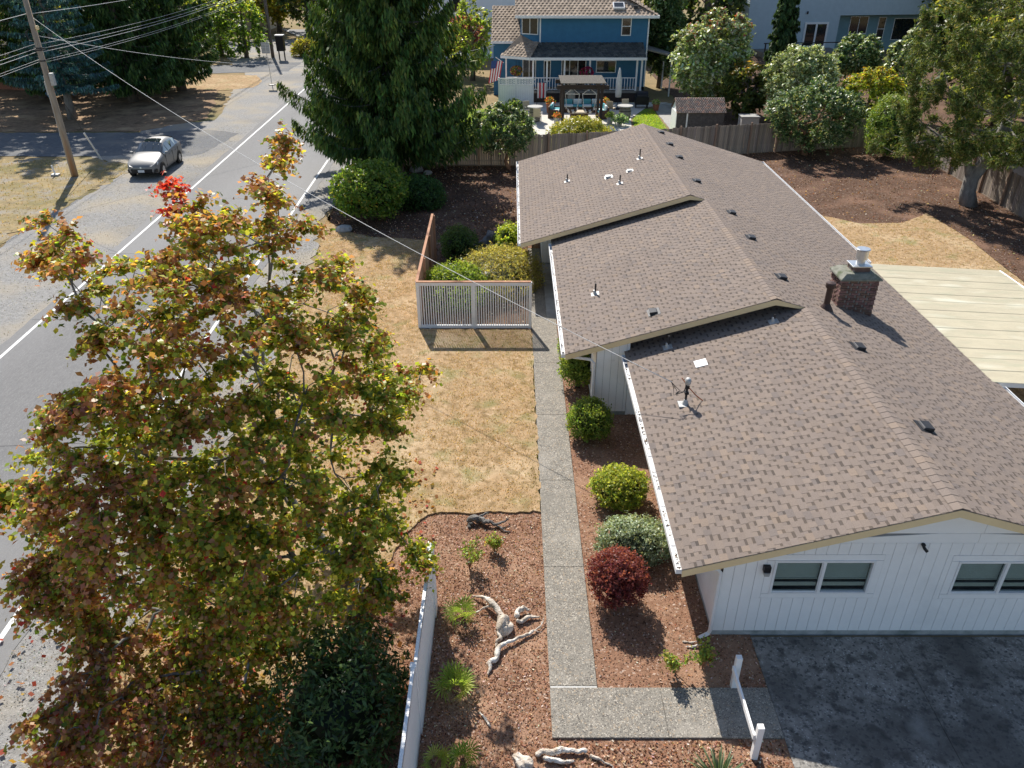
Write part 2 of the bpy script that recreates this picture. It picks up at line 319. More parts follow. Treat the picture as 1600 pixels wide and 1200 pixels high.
LB = [tuple(G(u, v)[:2]) for u, v in ((1262, 318), (1285, 337), (1345, 350), (1412, 349), (1450, 334), (1480, 352), (1517, 375), (1562, 412), (1640, 470))]
BBED = [(12.4, 36)]+LB+[(27, 24), (27, 55), (15, 52.2), (12.4, 50), (5, 49.2), (5, 41)]
sheet('bark_mulch_bed', BBED, .008, 'dark_mulch')
BL = [(12.4, 10), (27, 10), (27, 20)]+[(x-.05, y+.04) for x, y in reversed(LB)]+[(12.4, 40)]
sheet('back_lawn', BL, .016, 'dry_grass', .03, .3)
# walkway: exposed-aggregate slabs
wk = thing('walkway', None, None); del_keys = None
wk = wk; wk['kind'] = 'structure'
def slab(parent, x0, x1, y0, y1, z1, m, jl=0):
    b = MB(); b.box(x0, x1, y0, y1, -.05, z1); return b.build('slab', m, parent, bevel=.006)
jy = [10.095, 13.36, 16.62, 19.85, 23.1, 26.55]
for a, b in zip(jy, jy[1:]): slab(wk, .73, 1.645, a+.005, b-.005, .05, 'aggregate')
slab(wk, .73, 1.30, 26.555, 34.0, .05, 'aggregate'); slab(wk, 1.308, 2.9, 26.555, 30.1, .052, 'concrete'); slab(wk, 1.308, 2.9, 30.108, 33.0, .09, 'concrete')
slab(wk, .73, 2.85, 8.98, 10.06, .05, 'aggregate'); slab(wk, 2.856, 4.93, 8.98, 10.06, .05, 'aggregate')
b = MB(); b.box(.74, 1.64, 10.062, 10.088, -.02, .047); b.build('joint_strip', 'lead', wk)
dv = thing('driveway', None, None); dv['kind'] = 'structure'
for i, (x0, x1) in enumerate(((4.94, 7.9), (7.908, 10.95), (10.958, 14.2))):
    for y0, y1 in ((-4, 3.9), (3.908, 7.86), (7.868, 11.33)): slab(dv, x0, x1, y0, y1, .03, 'drive_concrete')
# ================================================================ main house
house = thing('ranch_house', 'long single-storey white house with stepped brown shingle roof', 'house', (8, 25, 0))
def hpart(mb, name, m, parent=None, **k):
    o = mb.build(name, m, parent or house, **k)
    if parent is None: o.location = (-8, -25, 0)
    return o
SL = .30; PHI = math.atan(SL); ZE = 2.18; XR = 13.0
SECT = [dict(xe=3.26, y0=11.05, y1=20.75, ry0=11.05, ry1=19.73), dict(xe=1.55, y0=19.73, y1=29.85, ry0=19.73, ry1=28.83), dict(xe=.36, y0=28.83, y1=41.13, ry0=28.83, ry1=41.13)]
for s in SECT: s['xr'] = (s['xe']+XR)/2; s['zr'] = ZE+SL*(s['xr']-s['xe'])
# roof decks (one part), with shingles as its pieces
mb = MB()
for s in SECT:
    xe, xr, zr = s['xe'], s['xr'], s['zr']; T = .10
    mb.prism([(xe, ZE-.012), (xr, zr-.012), (xr, zr-T), (xe, ZE-T)], 'y', s['y0']+.004, s['y1']-.004)
    mb.prism([(xr, zr-.012), (XR, ZE-.012), (XR, ZE-T), (xr, zr-T)], 'y', s['ry0']+.004, s['ry1']-.004)
roof = hpart(mb, 'roof', 'groove')
TN = [(.250, .206, .178), (.258, .212, .181), (.238, .198, .174), (.243, .202, .177), (.278, .222, .181), (.208, .178, .163)]
def tabvs(o, us, uy, un, s0, s1, y0, y1, h):
    P = lambda s, y, hh: o+us*s+uy*y+un*hh
    return ([P(s0, y0, -.012), P(s0, y1, -.012), P(s1, y1, -.012), P(s1, y0, -.012)], [P(s0, y0, h), P(s0, y1, h), P(s1+.02, y1, h*.28), P(s1+.02, y0, h*.28)])
EXPO = .148
def shingles(xe, sg, y0, y1, length, pick=None):
    """courses of laminated tabs from the eave up; returns (field MB, picked list)"""
    o = Vector((xe, 0, ZE)); us = Vector((sg*math.cos(PHI), 0, math.sin(PHI))); un = Vector((-sg*math.sin(PHI), 0, math.cos(PHI))); uy = Vector((0, 1, 0))
    mb = MB(); picked = []; k = 0; s0 = -.03
    while s0 < length-.02:
        s1 = min(s0+EXPO, length); y = y0-.02-random.uniform(0, .25); on = random.random() < .5
        while y < y1+.015:
            wd = random.choice((.12, .16, .20, .24)) if on else random.choice((.07, .10, .13, .17))
            a, b = max(y, y0-.02), min(y+wd, y1+.015); y += wd
            if b-a > .01:
                base = random.choices(TN, (5, 5, 4, 4, 1.6, 1.5))[0]
                lum = random.uniform(.94, 1.06)*1.0
                t = tuple(c*lum for c in base); h = .0075+random.uniform(0, .002) if on else .005
                if pick and on and pick(s0, a): picked.append((s0, s1, a, b, h, t))
                elif on: mb.hexa(*tabvs(o, us, uy, un, s0, s1, a+.001, b-.001, h), 0, t)
                else:
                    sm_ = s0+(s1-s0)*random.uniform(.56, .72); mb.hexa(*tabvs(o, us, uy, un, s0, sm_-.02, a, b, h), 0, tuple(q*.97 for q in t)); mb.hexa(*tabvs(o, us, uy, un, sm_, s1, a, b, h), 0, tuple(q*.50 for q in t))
            on = not on
        s0 += EXPO; k += 1
    return mb, picked, (o, us, uy, un)
first = None
for i, s in enumerate(SECT):
    ln = (s['xr']-s['xe'])/math.cos(PHI)
    pk = (lambda s0, a: a < 14.6 and s0 < 4.6) if i == 0 else None
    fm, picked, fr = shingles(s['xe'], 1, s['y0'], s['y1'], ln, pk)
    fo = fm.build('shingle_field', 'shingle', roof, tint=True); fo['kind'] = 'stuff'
    picked.sort(key=lambda q: q[2]+q[0]*.2)
    for q in picked[298:]:
        pass
    ex = MB()
    for j, (s0, s1, a, b, h, t) in enumerate(picked):
        if j < 298:
            m = MB(); m.hexa(*tabvs(*fr, s0, s1, a+.002, b-.002, h), 0, t); m.build('shingle', 'shingle', roof, tint=True)
        else: ex.hexa(*tabvs(*fr, s0, s1, a+.002, b-.002, h), 0, t)
    if ex.v:
        e = ex.build('shingle_field', 'shingle', roof, tint=True); e['kind'] = 'stuff'
    lr = (XR-s['xr'])/math.cos(PHI)
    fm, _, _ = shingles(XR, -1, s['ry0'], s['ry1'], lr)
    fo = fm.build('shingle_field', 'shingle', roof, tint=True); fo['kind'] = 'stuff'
# ridge caps: bent pieces overlapping along each ridge
capm = []
for c in TN[:5]:
    m = MB(); g = .165; hh = .26
    for yy, lift in ((0, .030),):
        l = [(-g*math.cos(PHI), -g*math.sin(PHI)), (-.05, -.016), (0, .004), (.05, -.016), (g*math.cos(PHI), -g*math.sin(PHI))]
        m.add([(x, 0, z+.026) for x, z in l]+[(x, hh, z+.016) for x, z in l]+[(x, 0, z+.014) for x, z in l],
              [(i, i+1, 6+i, 5+i) for i in range(4)]+[(10+i, 11+i, 1+i, i) for i in range(4)], 0, tuple(q*1.05 for q in c))
    capm.append(m.mesh('ridge_cap', 'shingle', False, True))
for s in SECT:
    y = s['ry0']-.02
    while y < s['ry1']-.1:
        link('ridge_cap', random.choice(capm), roof, (s['xr'], y, s['zr'])); y += .205
# rake fascia, eave fascia
for s in SECT:
    xe, xr, zr, y = s['xe'], s['xr'], s['zr'], s['ry0']
    mb = MB(); FT = .165
    mb.prism([(xe-.02, ZE-.022), (xr, zr-.016), (xr, zr-.016-FT), (xe-.02, ZE-.022-FT)], 'y', y-.028, y+.0)
    xs = XR+.02 if s is SECT[0] else [q for q in SECT if q is not s][0]['xr'] if False else (XR+.02 if s is SECT[0] else SECT[SECT.index(s)-1]['xr'])
    zz = ZE+SL*(XR-xs)
    if s is SECT[0]: mb.prism([(xr, zr-.016), (xs, zz-.022), (xs, zz-.022-FT), (xr, zr-.016-FT)], 'y', y-.028, y)
    else: mb.prism([(xr, zr-.016), (xs, zz-.010), (xr+.02, zr-.016-FT), (xr, zr-.016-FT)] if False else [(xr, zr-.016), (xs, zz-.012), (xs-.12, zz-.04), (xr, zr-.016-FT)], 'y', y-.028, y)
    hpart(mb, 'rake_fascia', 'tan_trim')
    mb = MB(); mb.box(xe-.012, xe+.012, s['y0'], s['y1'] if s is SECT[2] else s['y1']-.02, ZE-.19, ZE-.025); hpart(mb, 'eave_fascia', 'white_paint')
    mb = MB(); mb.prism([(xe+.013, ZE-.135), (xr, zr-.135), (xr, zr-.115), (xe+.013, ZE-.115)], 'y', s['y0']+.03, s['y1']-.03); hpart(mb, 'soffit', 'white_paint')
mb = MB(); mb.prism([(XR-.01, ZE-.135), (SECT[0]['xr'], SECT[0]['zr']-.135), (SECT[0]['xr'], SECT[0]['zr']-.115), (XR-.01, ZE-.115)], 'y', 11.08, 41.1); hpart(mb, 'soffit', 'white_paint')
mb = MB(); mb.box(XR-.012, XR+.012, 11.05, 41.13, ZE-.19, ZE-.025); hpart(mb, 'eave_fascia', 'white_paint')
# gutters with straps and leaf litter
def gutter(x, sg, y0, y1, straps=True):
    g = MB(); wv = .125; x1 = x-sg*.014; x2 = x1-sg*wv; zt = ZE-.02; t = .006
    a, b = sorted((x1, x2))
    g.box(a, b, y0, y1, zt-.10, zt-.10+t); g.box(*sorted((x2, x2+sg*t)), y0, y1, zt-.10+t, zt+.012); g.box(*sorted((x2+sg*t, x2+sg*.02)), y0, y1, zt+.004, zt+.012)
    g.box(a, b, y0-t, y0, zt-.10, zt+.01); g.box(a, b, y1, y1+t, zt-.10, zt+.01)
    go = hpart(g, 'gutter', 'white_trim')
    if straps:
        y = y0+.25
        while y < y1-.1:
            m = MB(); m.box(a+t+.001, b-.001, y-.014, y+.014, zt-.004, zt+.003); m.build('gutter_strap', 'white_trim', go); y += .61
        n = int((y1-y0)*26); yy = rng.uniform(y0+.05, y1-.05, n); xx = rng.uniform(a+.02, b-.02, n)
        keep = (np.sin(yy*1.7)+np.sin(yy*4.1+1)) > -.6; yy, xx = yy[keep], xx[keep]; n = len(yy)
        c = cloud('gutter_litter', np.c_[xx, yy, np.full(n, zt-.055)+rng.uniform(0, .03, n)], rng.normal(size=(n, 3))+np.array([0, 0, 1.2]), rng.uniform(.015, .035, n), .6, palette([(.08, .05, .03), (.16, .10, .05), (.035, .03, .02)], n), 'dry_leaf', go); c['kind'] = 'stuff'
    return go
gutter(3.26, 1, 11.05, 19.7); gutter(1.55, 1, 19.73, 28.8); gutter(.36, 1, 28.83, 41.1); gutter(XR, -1, 11.05, 17.9, False); gutter(XR, -1, 26.9, 41.1, False)
def downspout(pts):
    m = MB(); m.tube(pts, .043, 6); hpart(m, 'downspout', 'white_trim', smooth=False)
downspout([(3.19, 11.35, 2.08), (3.22, 11.32, 1.98), (3.98, 11.32, 1.93), (4.08, 11.33, 1.82), (4.08, 11.33, .22), (4.05, 11.33, .13), (3.84, 11.25, .08)])
downspout([(1.48, 20.0, 2.1), (1.50, 20.0, 1.98), (2.26, 19.86, 1.93), (2.38, 19.86, 1.82), (2.38, 19.86, .15), (2.2, 19.8, .08)])
# walls
PW = .2154
WIN = [(5.13, 7.10, 1.19, 2.07), (8.72, 10.68, 1.17, 2.05)]
def lowline(xe, xr, zr, x): return (ZE+SL*(x-xe) if x < xr else zr-SL*(x-xr))-.14
def gable_wall(y, x0, x1, s, zb=.16):
    """backing, vertical boards and foundation of a gable wall facing the camera"""
    xe, xr, zr = s['xe'], s['xr'], s['zr']; ll = lambda x: lowline(xe, xr, zr, x)
    m = MB(); pts = [(x0, zb), (x1, zb), (x1, ll(x1))]+([(xr, ll(xr))] if x0 < xr < x1 else [])+[(x0, ll(x0))]
    holes = [wv for wv in WIN] if s is SECT[0] else []
    if not holes: m.prism(pts, 'y', y+.016, y+.12)
    else:
        xs = sorted({x0, x1, xr, *[h[0] for h in holes], *[h[1] for h in holes]})
        for a, b in zip(xs, xs[1:]):
            h = [q for q in holes if q[0] <= a+1e-6 and q[1] >= b-1e-6]
            if h: m.prism([(a, zb), (b, zb), (b, h[0][2]), (a, h[0][2])], 'y', y+.016, y+.12); m.prism([(a, h[0][3]), (b, h[0][3]), (b, ll(b)), (a, ll(a))], 'y', y+.016, y+.12)
            else: m.prism([(a, zb), (b, zb), (b, ll(b)), (a, ll(a))], 'y', y+.016, y+.12)
    wall = hpart(m, 'wall', 'groove')
    x = x0; band = 2.51
    while x < x1-.02:
        a, b = x+.004, min(x+PW, x1)-.004; x += PW
        segs = []; h = [q for q in holes if q[0]-.13 < b and q[1]+.13 > a]
        top = lambda xx: min(ll(xx), band) if holes else ll(xx)
        if h: segs = [(zb-.02, h[0][2]-.13, 0), (h[0][3]+.15, None, 0)]
        else: segs = [(zb-.02, None, 0)]
        for z0, z1, _ in segs:
            za, zc = (top(a), top(b)) if z1 is None else (z1, z1)
            if min(za, zc) > z0+.03:
                q = MB(); q.prism([(a, z0), (b, z0), (b, zc), (a, za)], 'y', y, y+.0165); q.build('siding_board', 'white_paint', wall)
        for hx0, hx1, hz0, hz1 in h:
            for a2, b2 in ((a, min(b, hx0-.15)), (max(a, hx1+.15), b)):
                if b2-a2 > .012: q = MB(); q.box(a2, b2, y, y+.0165, hz0-.128, hz1+.148); q.build('siding_board', 'white_paint', wall)
    if holes:
        # flat boards round the windows and in the gable
        for hx0, hx1, hz0, hz1 in holes:
            for q in ((hx0-.145, hx1+.145, hz0-.125, hz0), (hx0-.145, hx1+.145, hz1, hz1+.145), (hx0-.145, hx0, hz0+.003, hz1-.003), (hx1, hx1+.145, hz0+.003, hz1-.003)):
                m = MB(); m.box(q[0], q[1], y-.004, y+.015, q[2]+.003, q[3]-.003); m.build('trim_board', 'white_paint', wall)
        xL = x0+(band+.15-ll(x0))/SL
        def gp(a, b, z0, z1):
            pts = [(a, z0), (b, z0), (b, min(z1, ll(b)))]+([(xr, min(z1, ll(xr)))] if a < xr < b else [])+[(a, min(z1, ll(a)))]
            m = MB(); m.prism(pts, 'y', y-.002, y+.015); m.build('gable_board', 'white_paint', wall)
        gp(xL-.45, 8.93, band+.006, band+.24); gp(8.938, 10.9, band+.006, band+.24); gp(xL+.42, 8.98, band+.246, 4); gp(8.988, 10.1, band+.246, 4)
    m = MB(); m.box(x0-.01, x1+.01, y+.006, y+.2, -.1, zb-.024); hpart(m, 'foundation', 'foundation')
    return wall
gable_wall(11.40, 4.15, 12.1, SECT[0]); gable_wall(19.90, 2.45, 3.40, SECT[1]); gable_wall(32.0, 1.30, 7.4, SECT[2]); 
def side_wall(x, y0, y1, zt, wins=()):
    m = MB(); m.box(x+.016, x+.12, y0+.14, y1, .12, zt); wall = hpart(m, 'wall', 'groove'); y = y0
    while y < y1-.02:
        a, b = y+.004, min(y+PW, y1)-.004; y += PW
        q = MB(); q.box(x, x+.0165, a, b, .12, zt); q.build('siding_board', 'white_paint', wall)
    m = MB(); m.box(x+.006, x+.2, y0+.2, y1, -.1, .118); hpart(m, 'foundation', 'foundation')
    return wall
side_wall(4.15, 11.42, 19.9, 2.30); side_wall(2.45, 19.92, 28.9, 2.30); side_wall(1.30, 32.02, 41, 2.30)
m = MB(); m.box(12.0, 12.1, 11.5, 41, 0, 2.32); m.box(1.4, 12.1, 40.7, 40.8, 0, 2.4); m.box(2.6, 7, 28.7, 28.8, 0, 2.4); hpart(m, 'wall', 'white_paint')
m = MB(); m.box(3.41, 4.14, 19.91, 20.0, 0, 2.08); hpart(m, 'wall', 'white_paint')
# gable infill above the lower roofs
for s, lo in ((SECT[1], SECT[0]), (SECT[2], SECT[1])):
    m = MB(); y = s['ry0']+.86
    m.prism([(lo['xe']+.1, ZE+SL*.1-.05), (s['xr'], ZE+SL*(s['xr']-lo['xe'])-.05), (lo['xr'], lo['zr']-.05), (s['xr'], s['zr']-.14), (lo['xe']+.1, ZE+SL*(lo['xe']+.1-s['xe'])-.14)], 'y', y, y+.03); hpart(m, 'gable_infill', 'white_paint')
# windows
def window(y, x0, x1, z0, z1, split, parent=None):
    fr = MB(); t = .045
    fr.box(x0, x1, y-.022, y+.07, z0, z0+t); fr.box(x0, x1, y-.022, y+.07, z1-t, z1); fr.box(x0, x0+t, y-.0225, y+.07, z0+t, z1-t); fr.box(x1-t, x1, y-.0225, y+.07, z0+t, z1-t)
    xm = x0+(x1-x0)*split; fr.box(xm-.03, xm+.03, y-.021, y+.07, z0+t, z1-t)
    wo = hpart(fr, 'window', 'white_trim')
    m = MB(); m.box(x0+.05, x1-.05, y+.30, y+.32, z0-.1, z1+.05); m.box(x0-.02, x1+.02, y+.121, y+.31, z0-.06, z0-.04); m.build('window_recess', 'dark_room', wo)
    for a, b, dy in ((x0+t, xm-.03, 0.0), (xm+.03, x1-t, .02)):
        g = MB(); g.box(a, b, y+.012+dy, y+.016+dy, z0+t, z1-t); g.build('pane', 'window_glass', wo)
        if dy == 0:
            s = MB(); k = .018
            s.box(a, a+k, y+.002, y+.03, z0+t, z1-t); s.box(b-k, b, y+.002, y+.03, z0+t, z1-t); s.box(a+k, b-k, y+.002, y+.03, z0+t, z0+t+k); s.box(a+k, b-k, y+.002, y+.03, z1-t-k, z1-t); s.build('sash', 'white_trim', wo)
        bl = MB(); z = z1-t-.01; zb = z0+(z1-z0)*.40
        while z > zb:
            bl.add([(a+.01, y+.088, z), (b-.01, y+.088, z), (b-.01, y+.072, z-.025), (a+.01, y+.072, z-.025)], [(0, 1, 2, 3)]); z -= .040
        bl.box(a+.01, b-.01, y+.07, y+.1, zb-.03, zb-.005); z = zb-.05
        bl.box(a+.01, b-.01, y+.075, y+.09, z0+(z1-z0)*.16, z0+(z1-z0)*.27)
        bl.build('blind', 'blind', wo)
    return wo
for q in WIN: window(11.40, *q, .5)
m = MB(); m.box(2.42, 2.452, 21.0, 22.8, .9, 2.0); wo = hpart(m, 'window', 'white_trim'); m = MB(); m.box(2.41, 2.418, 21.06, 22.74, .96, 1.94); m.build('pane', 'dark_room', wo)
# wall lamp and camera
m = MB(); m.box(4.91, 5.05, 11.30, 11.40, 1.83, 1.97); lm = hpart(m, 'wall_lamp', 'black_plastic', bevel=.008); m = MB(); m.hexa([(4.935, 11.29, 1.745), (5.03, 11.29, 1.745), (5.03, 11.38, 1.745), (4.935, 11.38, 1.745)], [(4.925, 11.285, 1.829), (5.04, 11.285, 1.829), (5.04, 11.385, 1.829), (4.925, 11.385, 1.829)]); m.build('lamp_glass', 'lead', lm)
m = MB(); m.lathe([(.02, 0), (.045, .01), (.045, .03), (.02, .05)], 12, (0, 0, 0)); m.tube([(0, 0, .0), (.01, -.06, -.03), (.03, -.13, -.05)], [.022, .03, .03], 8); c = hpart(m, 'security_camera', 'black_plastic', smooth=True); c.location = (7.88-8, 11.37-25, 2.48); c.rotation_euler = (R(20), 0, R(25))
# roof fittings ---------------------------------------------------
def zl(xe, x): return ZE+SL*(x-xe)
def zrr(x): return ZE+SL*(XR-x)
def box_vent(x, y, z, sg, m='dark_metal', sc=.85):
    """low square louvre vent lying on the slope; sg +1 on the slope that rises to +x"""
    v = MB(); a, b, h = .14*sc, .19*sc, .11*sc
    v.hexa([(-a, -b, .01), (a, -b, .01), (a, b, .01), (-a, b, .01)], [(-a, -b, h), (a*.8, -b*.9, h*.62), (a*.8, b*.9, h*.62), (-a, b, h)])
    o = hpart(v, 'roof_vent', m, bevel=.008); o.location = (x-8, y-25, z+.012); o.rotation_euler = (0, -PHI*sg, 0 if sg > 0 else math.pi)
    if sg < 0: o.rotation_euler = (0, -PHI, math.pi)
    f = MB(); f.box(-a*1.5, a*1.6, -b*1.35, b*1.35, 0, .006); f.build('flashing', 'shingle' if False else m, o)
    l = MB(); l.box(-a-.004, -a-.001, -b*.9, b*.9, .02, h*.85); l.build('louvre', 'lead', o)
for p in ((7.49, 40.2), (7.5, 37.75), (7.5, 35.3), (7.5, 31.5), (8.07, 27.95), (8.07, 25.27), (8.07, 21.81), (8.88, 17.76), (8.89, 14.05)): box_vent(p[0], p[1], zrr(p[0]), -1)
box_vent(4.15, 20.85, zl(1.55, 4.15), 1, 'dark_metal', .85); box_vent(4.2, 33.9, zl(.36, 4.2), 1, 'lead'); box_vent(5.1, 33.9, zl(.36, 5.1), 1, 'lead', .7)
def pipe(x, y, z, h, r=.03, m='dark_metal', name='vent_pipe'):
    v = MB(); v.tube([(0, 0, -.05), (0, 0, h)], r, 10); v.lathe([(r*.6, h), (r*.6, h-.1)], 8); o = hpart(v, name, m, smooth=False); o.location = (x-8, y-25, z)
    b = MB(); b.lathe([(r*2.3, 0), (r*2.0, .025), (r*1.15, .11), (r*1.15, .13)], 12, (0, 0, .01)); b.box(-.13, .13, -.13, .13, -.002, .012); bo = b.build('flashing', 'lead', o); bo.rotation_euler = (0, -PHI if x < 7.3 else PHI, 0)
for x, y, xe, h in ((2.49, 35.1, .36, .32), (4.53, 32.6, .36, .36), (5.72, 35.3, .36, .42), (2.68, 23.2, 1.55, .36), (4.38, 19.5, 3.26, .36), (7.19, 19.4, 3.26, .22)): pipe(x, y, zl(xe, x), h)
pb = MB(); pb.tube([(0, 0, -.1), (0, 0, .66)], .085, 14); pb.lathe([(.10, .62), (.135, .66), (.135, .76), (.12, .79), (.02, .81)], 16); o = hpart(pb, 'flue_pipe', 'brown_metal', smooth=False); o.location = (8.86-8, 20.12-25, zrr(8.86)); b = MB(); b.lathe([(.2, -.02), (.16, .05), (.09, .16)], 14); b.build('flashing', 'brown_metal', o)
m = MB(); us = Vector((math.cos(PHI), 0, math.sin(PHI))); un = Vector((-math.sin(PHI), 0, math.cos(PHI))); c0 = Vector((5.02, 18.2, zl(3.26, 5.02)))
m.hexa([c0-us*.16+Vector((0, -.17, 0)), c0+us*.16+Vector((0, -.17, 0)), c0+us*.16+Vector((0, .17, 0)), c0-us*.16+Vector((0, .17, 0))], [c0-us*.16+Vector((0, -.17, 0))+un*.022, c0+us*.16+Vector((0, -.17, 0))+un*.022, c0+us*.16+Vector((0, .17, 0))+un*.022, c0-us*.16+Vector((0, .17, 0))+un*.022]); hpart(m, 'roof_patch', 'white_trim')
# service mast with weatherhead
mx, my = 4.30, 16.5; mz = zl(3.26, mx)
m = MB(); m.tube([(0, 0, -.05), (0, 0, .66)], .03, 10); ms = hpart(m, 'service_mast', 'dark_metal'); ms.location = (mx-8, my-25, mz)
m = MB(); m.lathe([(.035, .55), (.07, .6), (.075, .68), (.06, .73), (.02, .76)], 12, (0, -.01, 0), sq=(1, 1.25)); m.build('weatherhead', 'lead', ms, smooth=True)
m = MB(); m.box(-.05, .05, -.05, .05, .30, .36); m.box(-.045, .045, -.045, .045, .46, .54); m.build('clamp', 'black_plastic', ms)
m = MB(); m.lathe([(.10, 0), (.08, .03), (.035, .14)], 12); m.box(-.17, .12, -.14, .14, -.03, .01); m.build('flashing', 'lead', ms)
m = MB(); m.tube([(.02, 0, .50), (.22, -.02, .28), (.42, -.04, .12)], .014, 6); m.tube([(-.02, .02, .55), (-.14, .1, .7)], .012, 6); m.build('brace_rod', 'orange_metal', ms)
m = MB()
for k in range(3):
    a = .1*k; m.tube([(-.02, -.03, .62), (-.05-a*.3, -.10, .48-a*.4), (-.14-a, -.10, .40-a*.4), (-.22-a*.6, -.06, .46), (-.30-a*.3, -.03, .53), (-.40, .03, .62)], .007, 5)
m.tube([(-.20, -.08, .42), (-.28, -.1, .36)], .018, 6); m.build('drip_loop', 'black_plastic', ms)
# chimney
cx0, cx1, cy0, cy1, ctop = 9.38, 10.42, 20.60, 21.42, 4.12
m = MB(); m.box(cx0+.03, cx1-.03, cy0+.03, cy1-.03, 2.75, ctop); ch = hpart(m, 'chimney', 'mortar')
bw, bh = .198, .062; bm_ = []
for k in range(6):
    t = .7+.12*k; b = MB(); b.box(-bw/2, bw/2, 0, .095, 0, bh, 0, (t, t*random.uniform(.9, 1.05), t)); bm_.append(b.mesh('brick', 'brick', False, True))
z = 2.80; row = 0
while z < ctop-.04:
    off = (row % 2)*.105
    for (p0, p1, rot) in (((cx0, cy0), (cx1, cy0), 0), ((cx0, cy1), (cx0, cy0), -math.pi/2), ((cx1, cy1), (cx0, cy1), math.pi), ((cx1, cy0), (cx1, cy1), math.pi/2)):
        d = Vector((p1[0]-p0[0], p1[1]-p0[1])); ln = d.length; d.normalize(); s = .10+off*.5
        nb = int((ln-.0)/.21)
        for q in range(nb):
            t = (q+.5)*ln/nb+(.05 if row % 2 else -.05); p = Vector(p0)+d*t
            if rot in (math.pi, ) or z < zrr(p.x)-.09: 
                if rot == math.pi and row % 3: continue
                if z < zrr(p.x)-.09: continue
            link('brick', random.choice(bm_), ch, (p.x, p.y, z+random.uniform(-.002, .002)), (0, 0, rot+random.uniform(-.012, .012)))
    z += .074; row += 1
m = MB(); e = .07
m.hexa([(cx0-e, cy0-e, ctop), (cx1+e, cy0-e, ctop), (cx1+e, cy1+e, ctop), (cx0-e, cy1+e, ctop)], [(cx0+.10, cy0+.06, ctop+.13), (cx1-.12, cy0+.06, ctop+.13), (cx1-.12, cy1-.06, ctop+.13), (cx0+.10, cy1-.06, ctop+.13)]); m.box(cx0-e, cx1+e, cy0-e, cy1+e, ctop-.05, ctop-.001); m.build('crown', 'chimney_cap', ch, bevel=.012)
m = MB(); m.box(9.70, 10.18, 20.80, 21.22, ctop+.10, ctop+.27, 0, (.9, .9, .9)); m.build('flue_base', 'brick', ch, tint=True)
m = MB(); m.box(9.66, 10.22, 20.76, 21.26, ctop+.27, ctop+.31); m.build('flue_plate', 'galvanised', ch, bevel=.006)
m = MB(); m.lathe([(.12, 0), (.12, .16)], 18, (9.95, 21.0, ctop+.31)); m.lathe([(.165, .0), (.165, .24)], 20, (9.95, 21.0, ctop+.47)); m.build('flue', 'galvanised', ch, smooth=False)
m = MB(); m.lathe([(.19, 0), (.195, .02), (.18, .035)], 20, (9.95, 21.0, ctop+.73)); m.build('flue_cap', 'galvanised', ch)
m = MB(); m.box(cx0-.06, cx1+.10, cy0-.05, cy1+.05, 2.7, 2.86)
hpart(m, 'chimney_flashing', 'brown_metal')
# patio cover: corrugated fibreglass on a white frame
pc = thing('patio_cover', 'pale yellow corrugated fibreglass patio cover behind the brick chimney', 'patio cover', (15.3, 22.4, 0))
py0, py1, px0, px1 = 18.05, 26.55, 12.85, 17.7
def pz(x): return 2.20-.055*(x-px0)+.03
y = py0; k = 0; base = Vector((15.3, 22.4, 0))
while y < py1-.05:
    y1 = min(y+.66, py1); m = MB(); n = 40; vs = []
    for i in range(n+1):
        yy = y+(y1+.03-y)*i/n; dz = .007*math.cos(yy*2*math.pi/.066)+(.011 if k % 2 else 0)
        for x in (px0, px1): vs.append((x-base.x, yy-base.y, pz(x)+dz))
    m.add(vs, [(2*i, 2*i+1, 2*i+3, 2*i+2) for i in range(n)])
    m.build('corrugated_panel', 'patio_panel', pc, smooth=True); y = y1; k += 1
m = MB()
for yy in (py0+.05, py1-.05): m.beam((px0-base.x, yy-base.y, pz(px0)-.09), (px1-base.x, yy-base.y, pz(px1)-.09), .05, .14)
m.box(px1-base.x-.03, px1-base.x+.03, py0-base.y, py1-base.y, pz(px1)-.17, pz(px1)+.02); m.build('frame', 'white_paint', pc)
for yy in (py0+.1, 22.3, py1-.1):
    m = MB(); m.box(px1-.12-base.x, px1-.03-base.x-.001, yy-.045-base.y, yy+.045-base.y, 0, pz(px1)-.14); m.build('post', 'white_paint', pc)
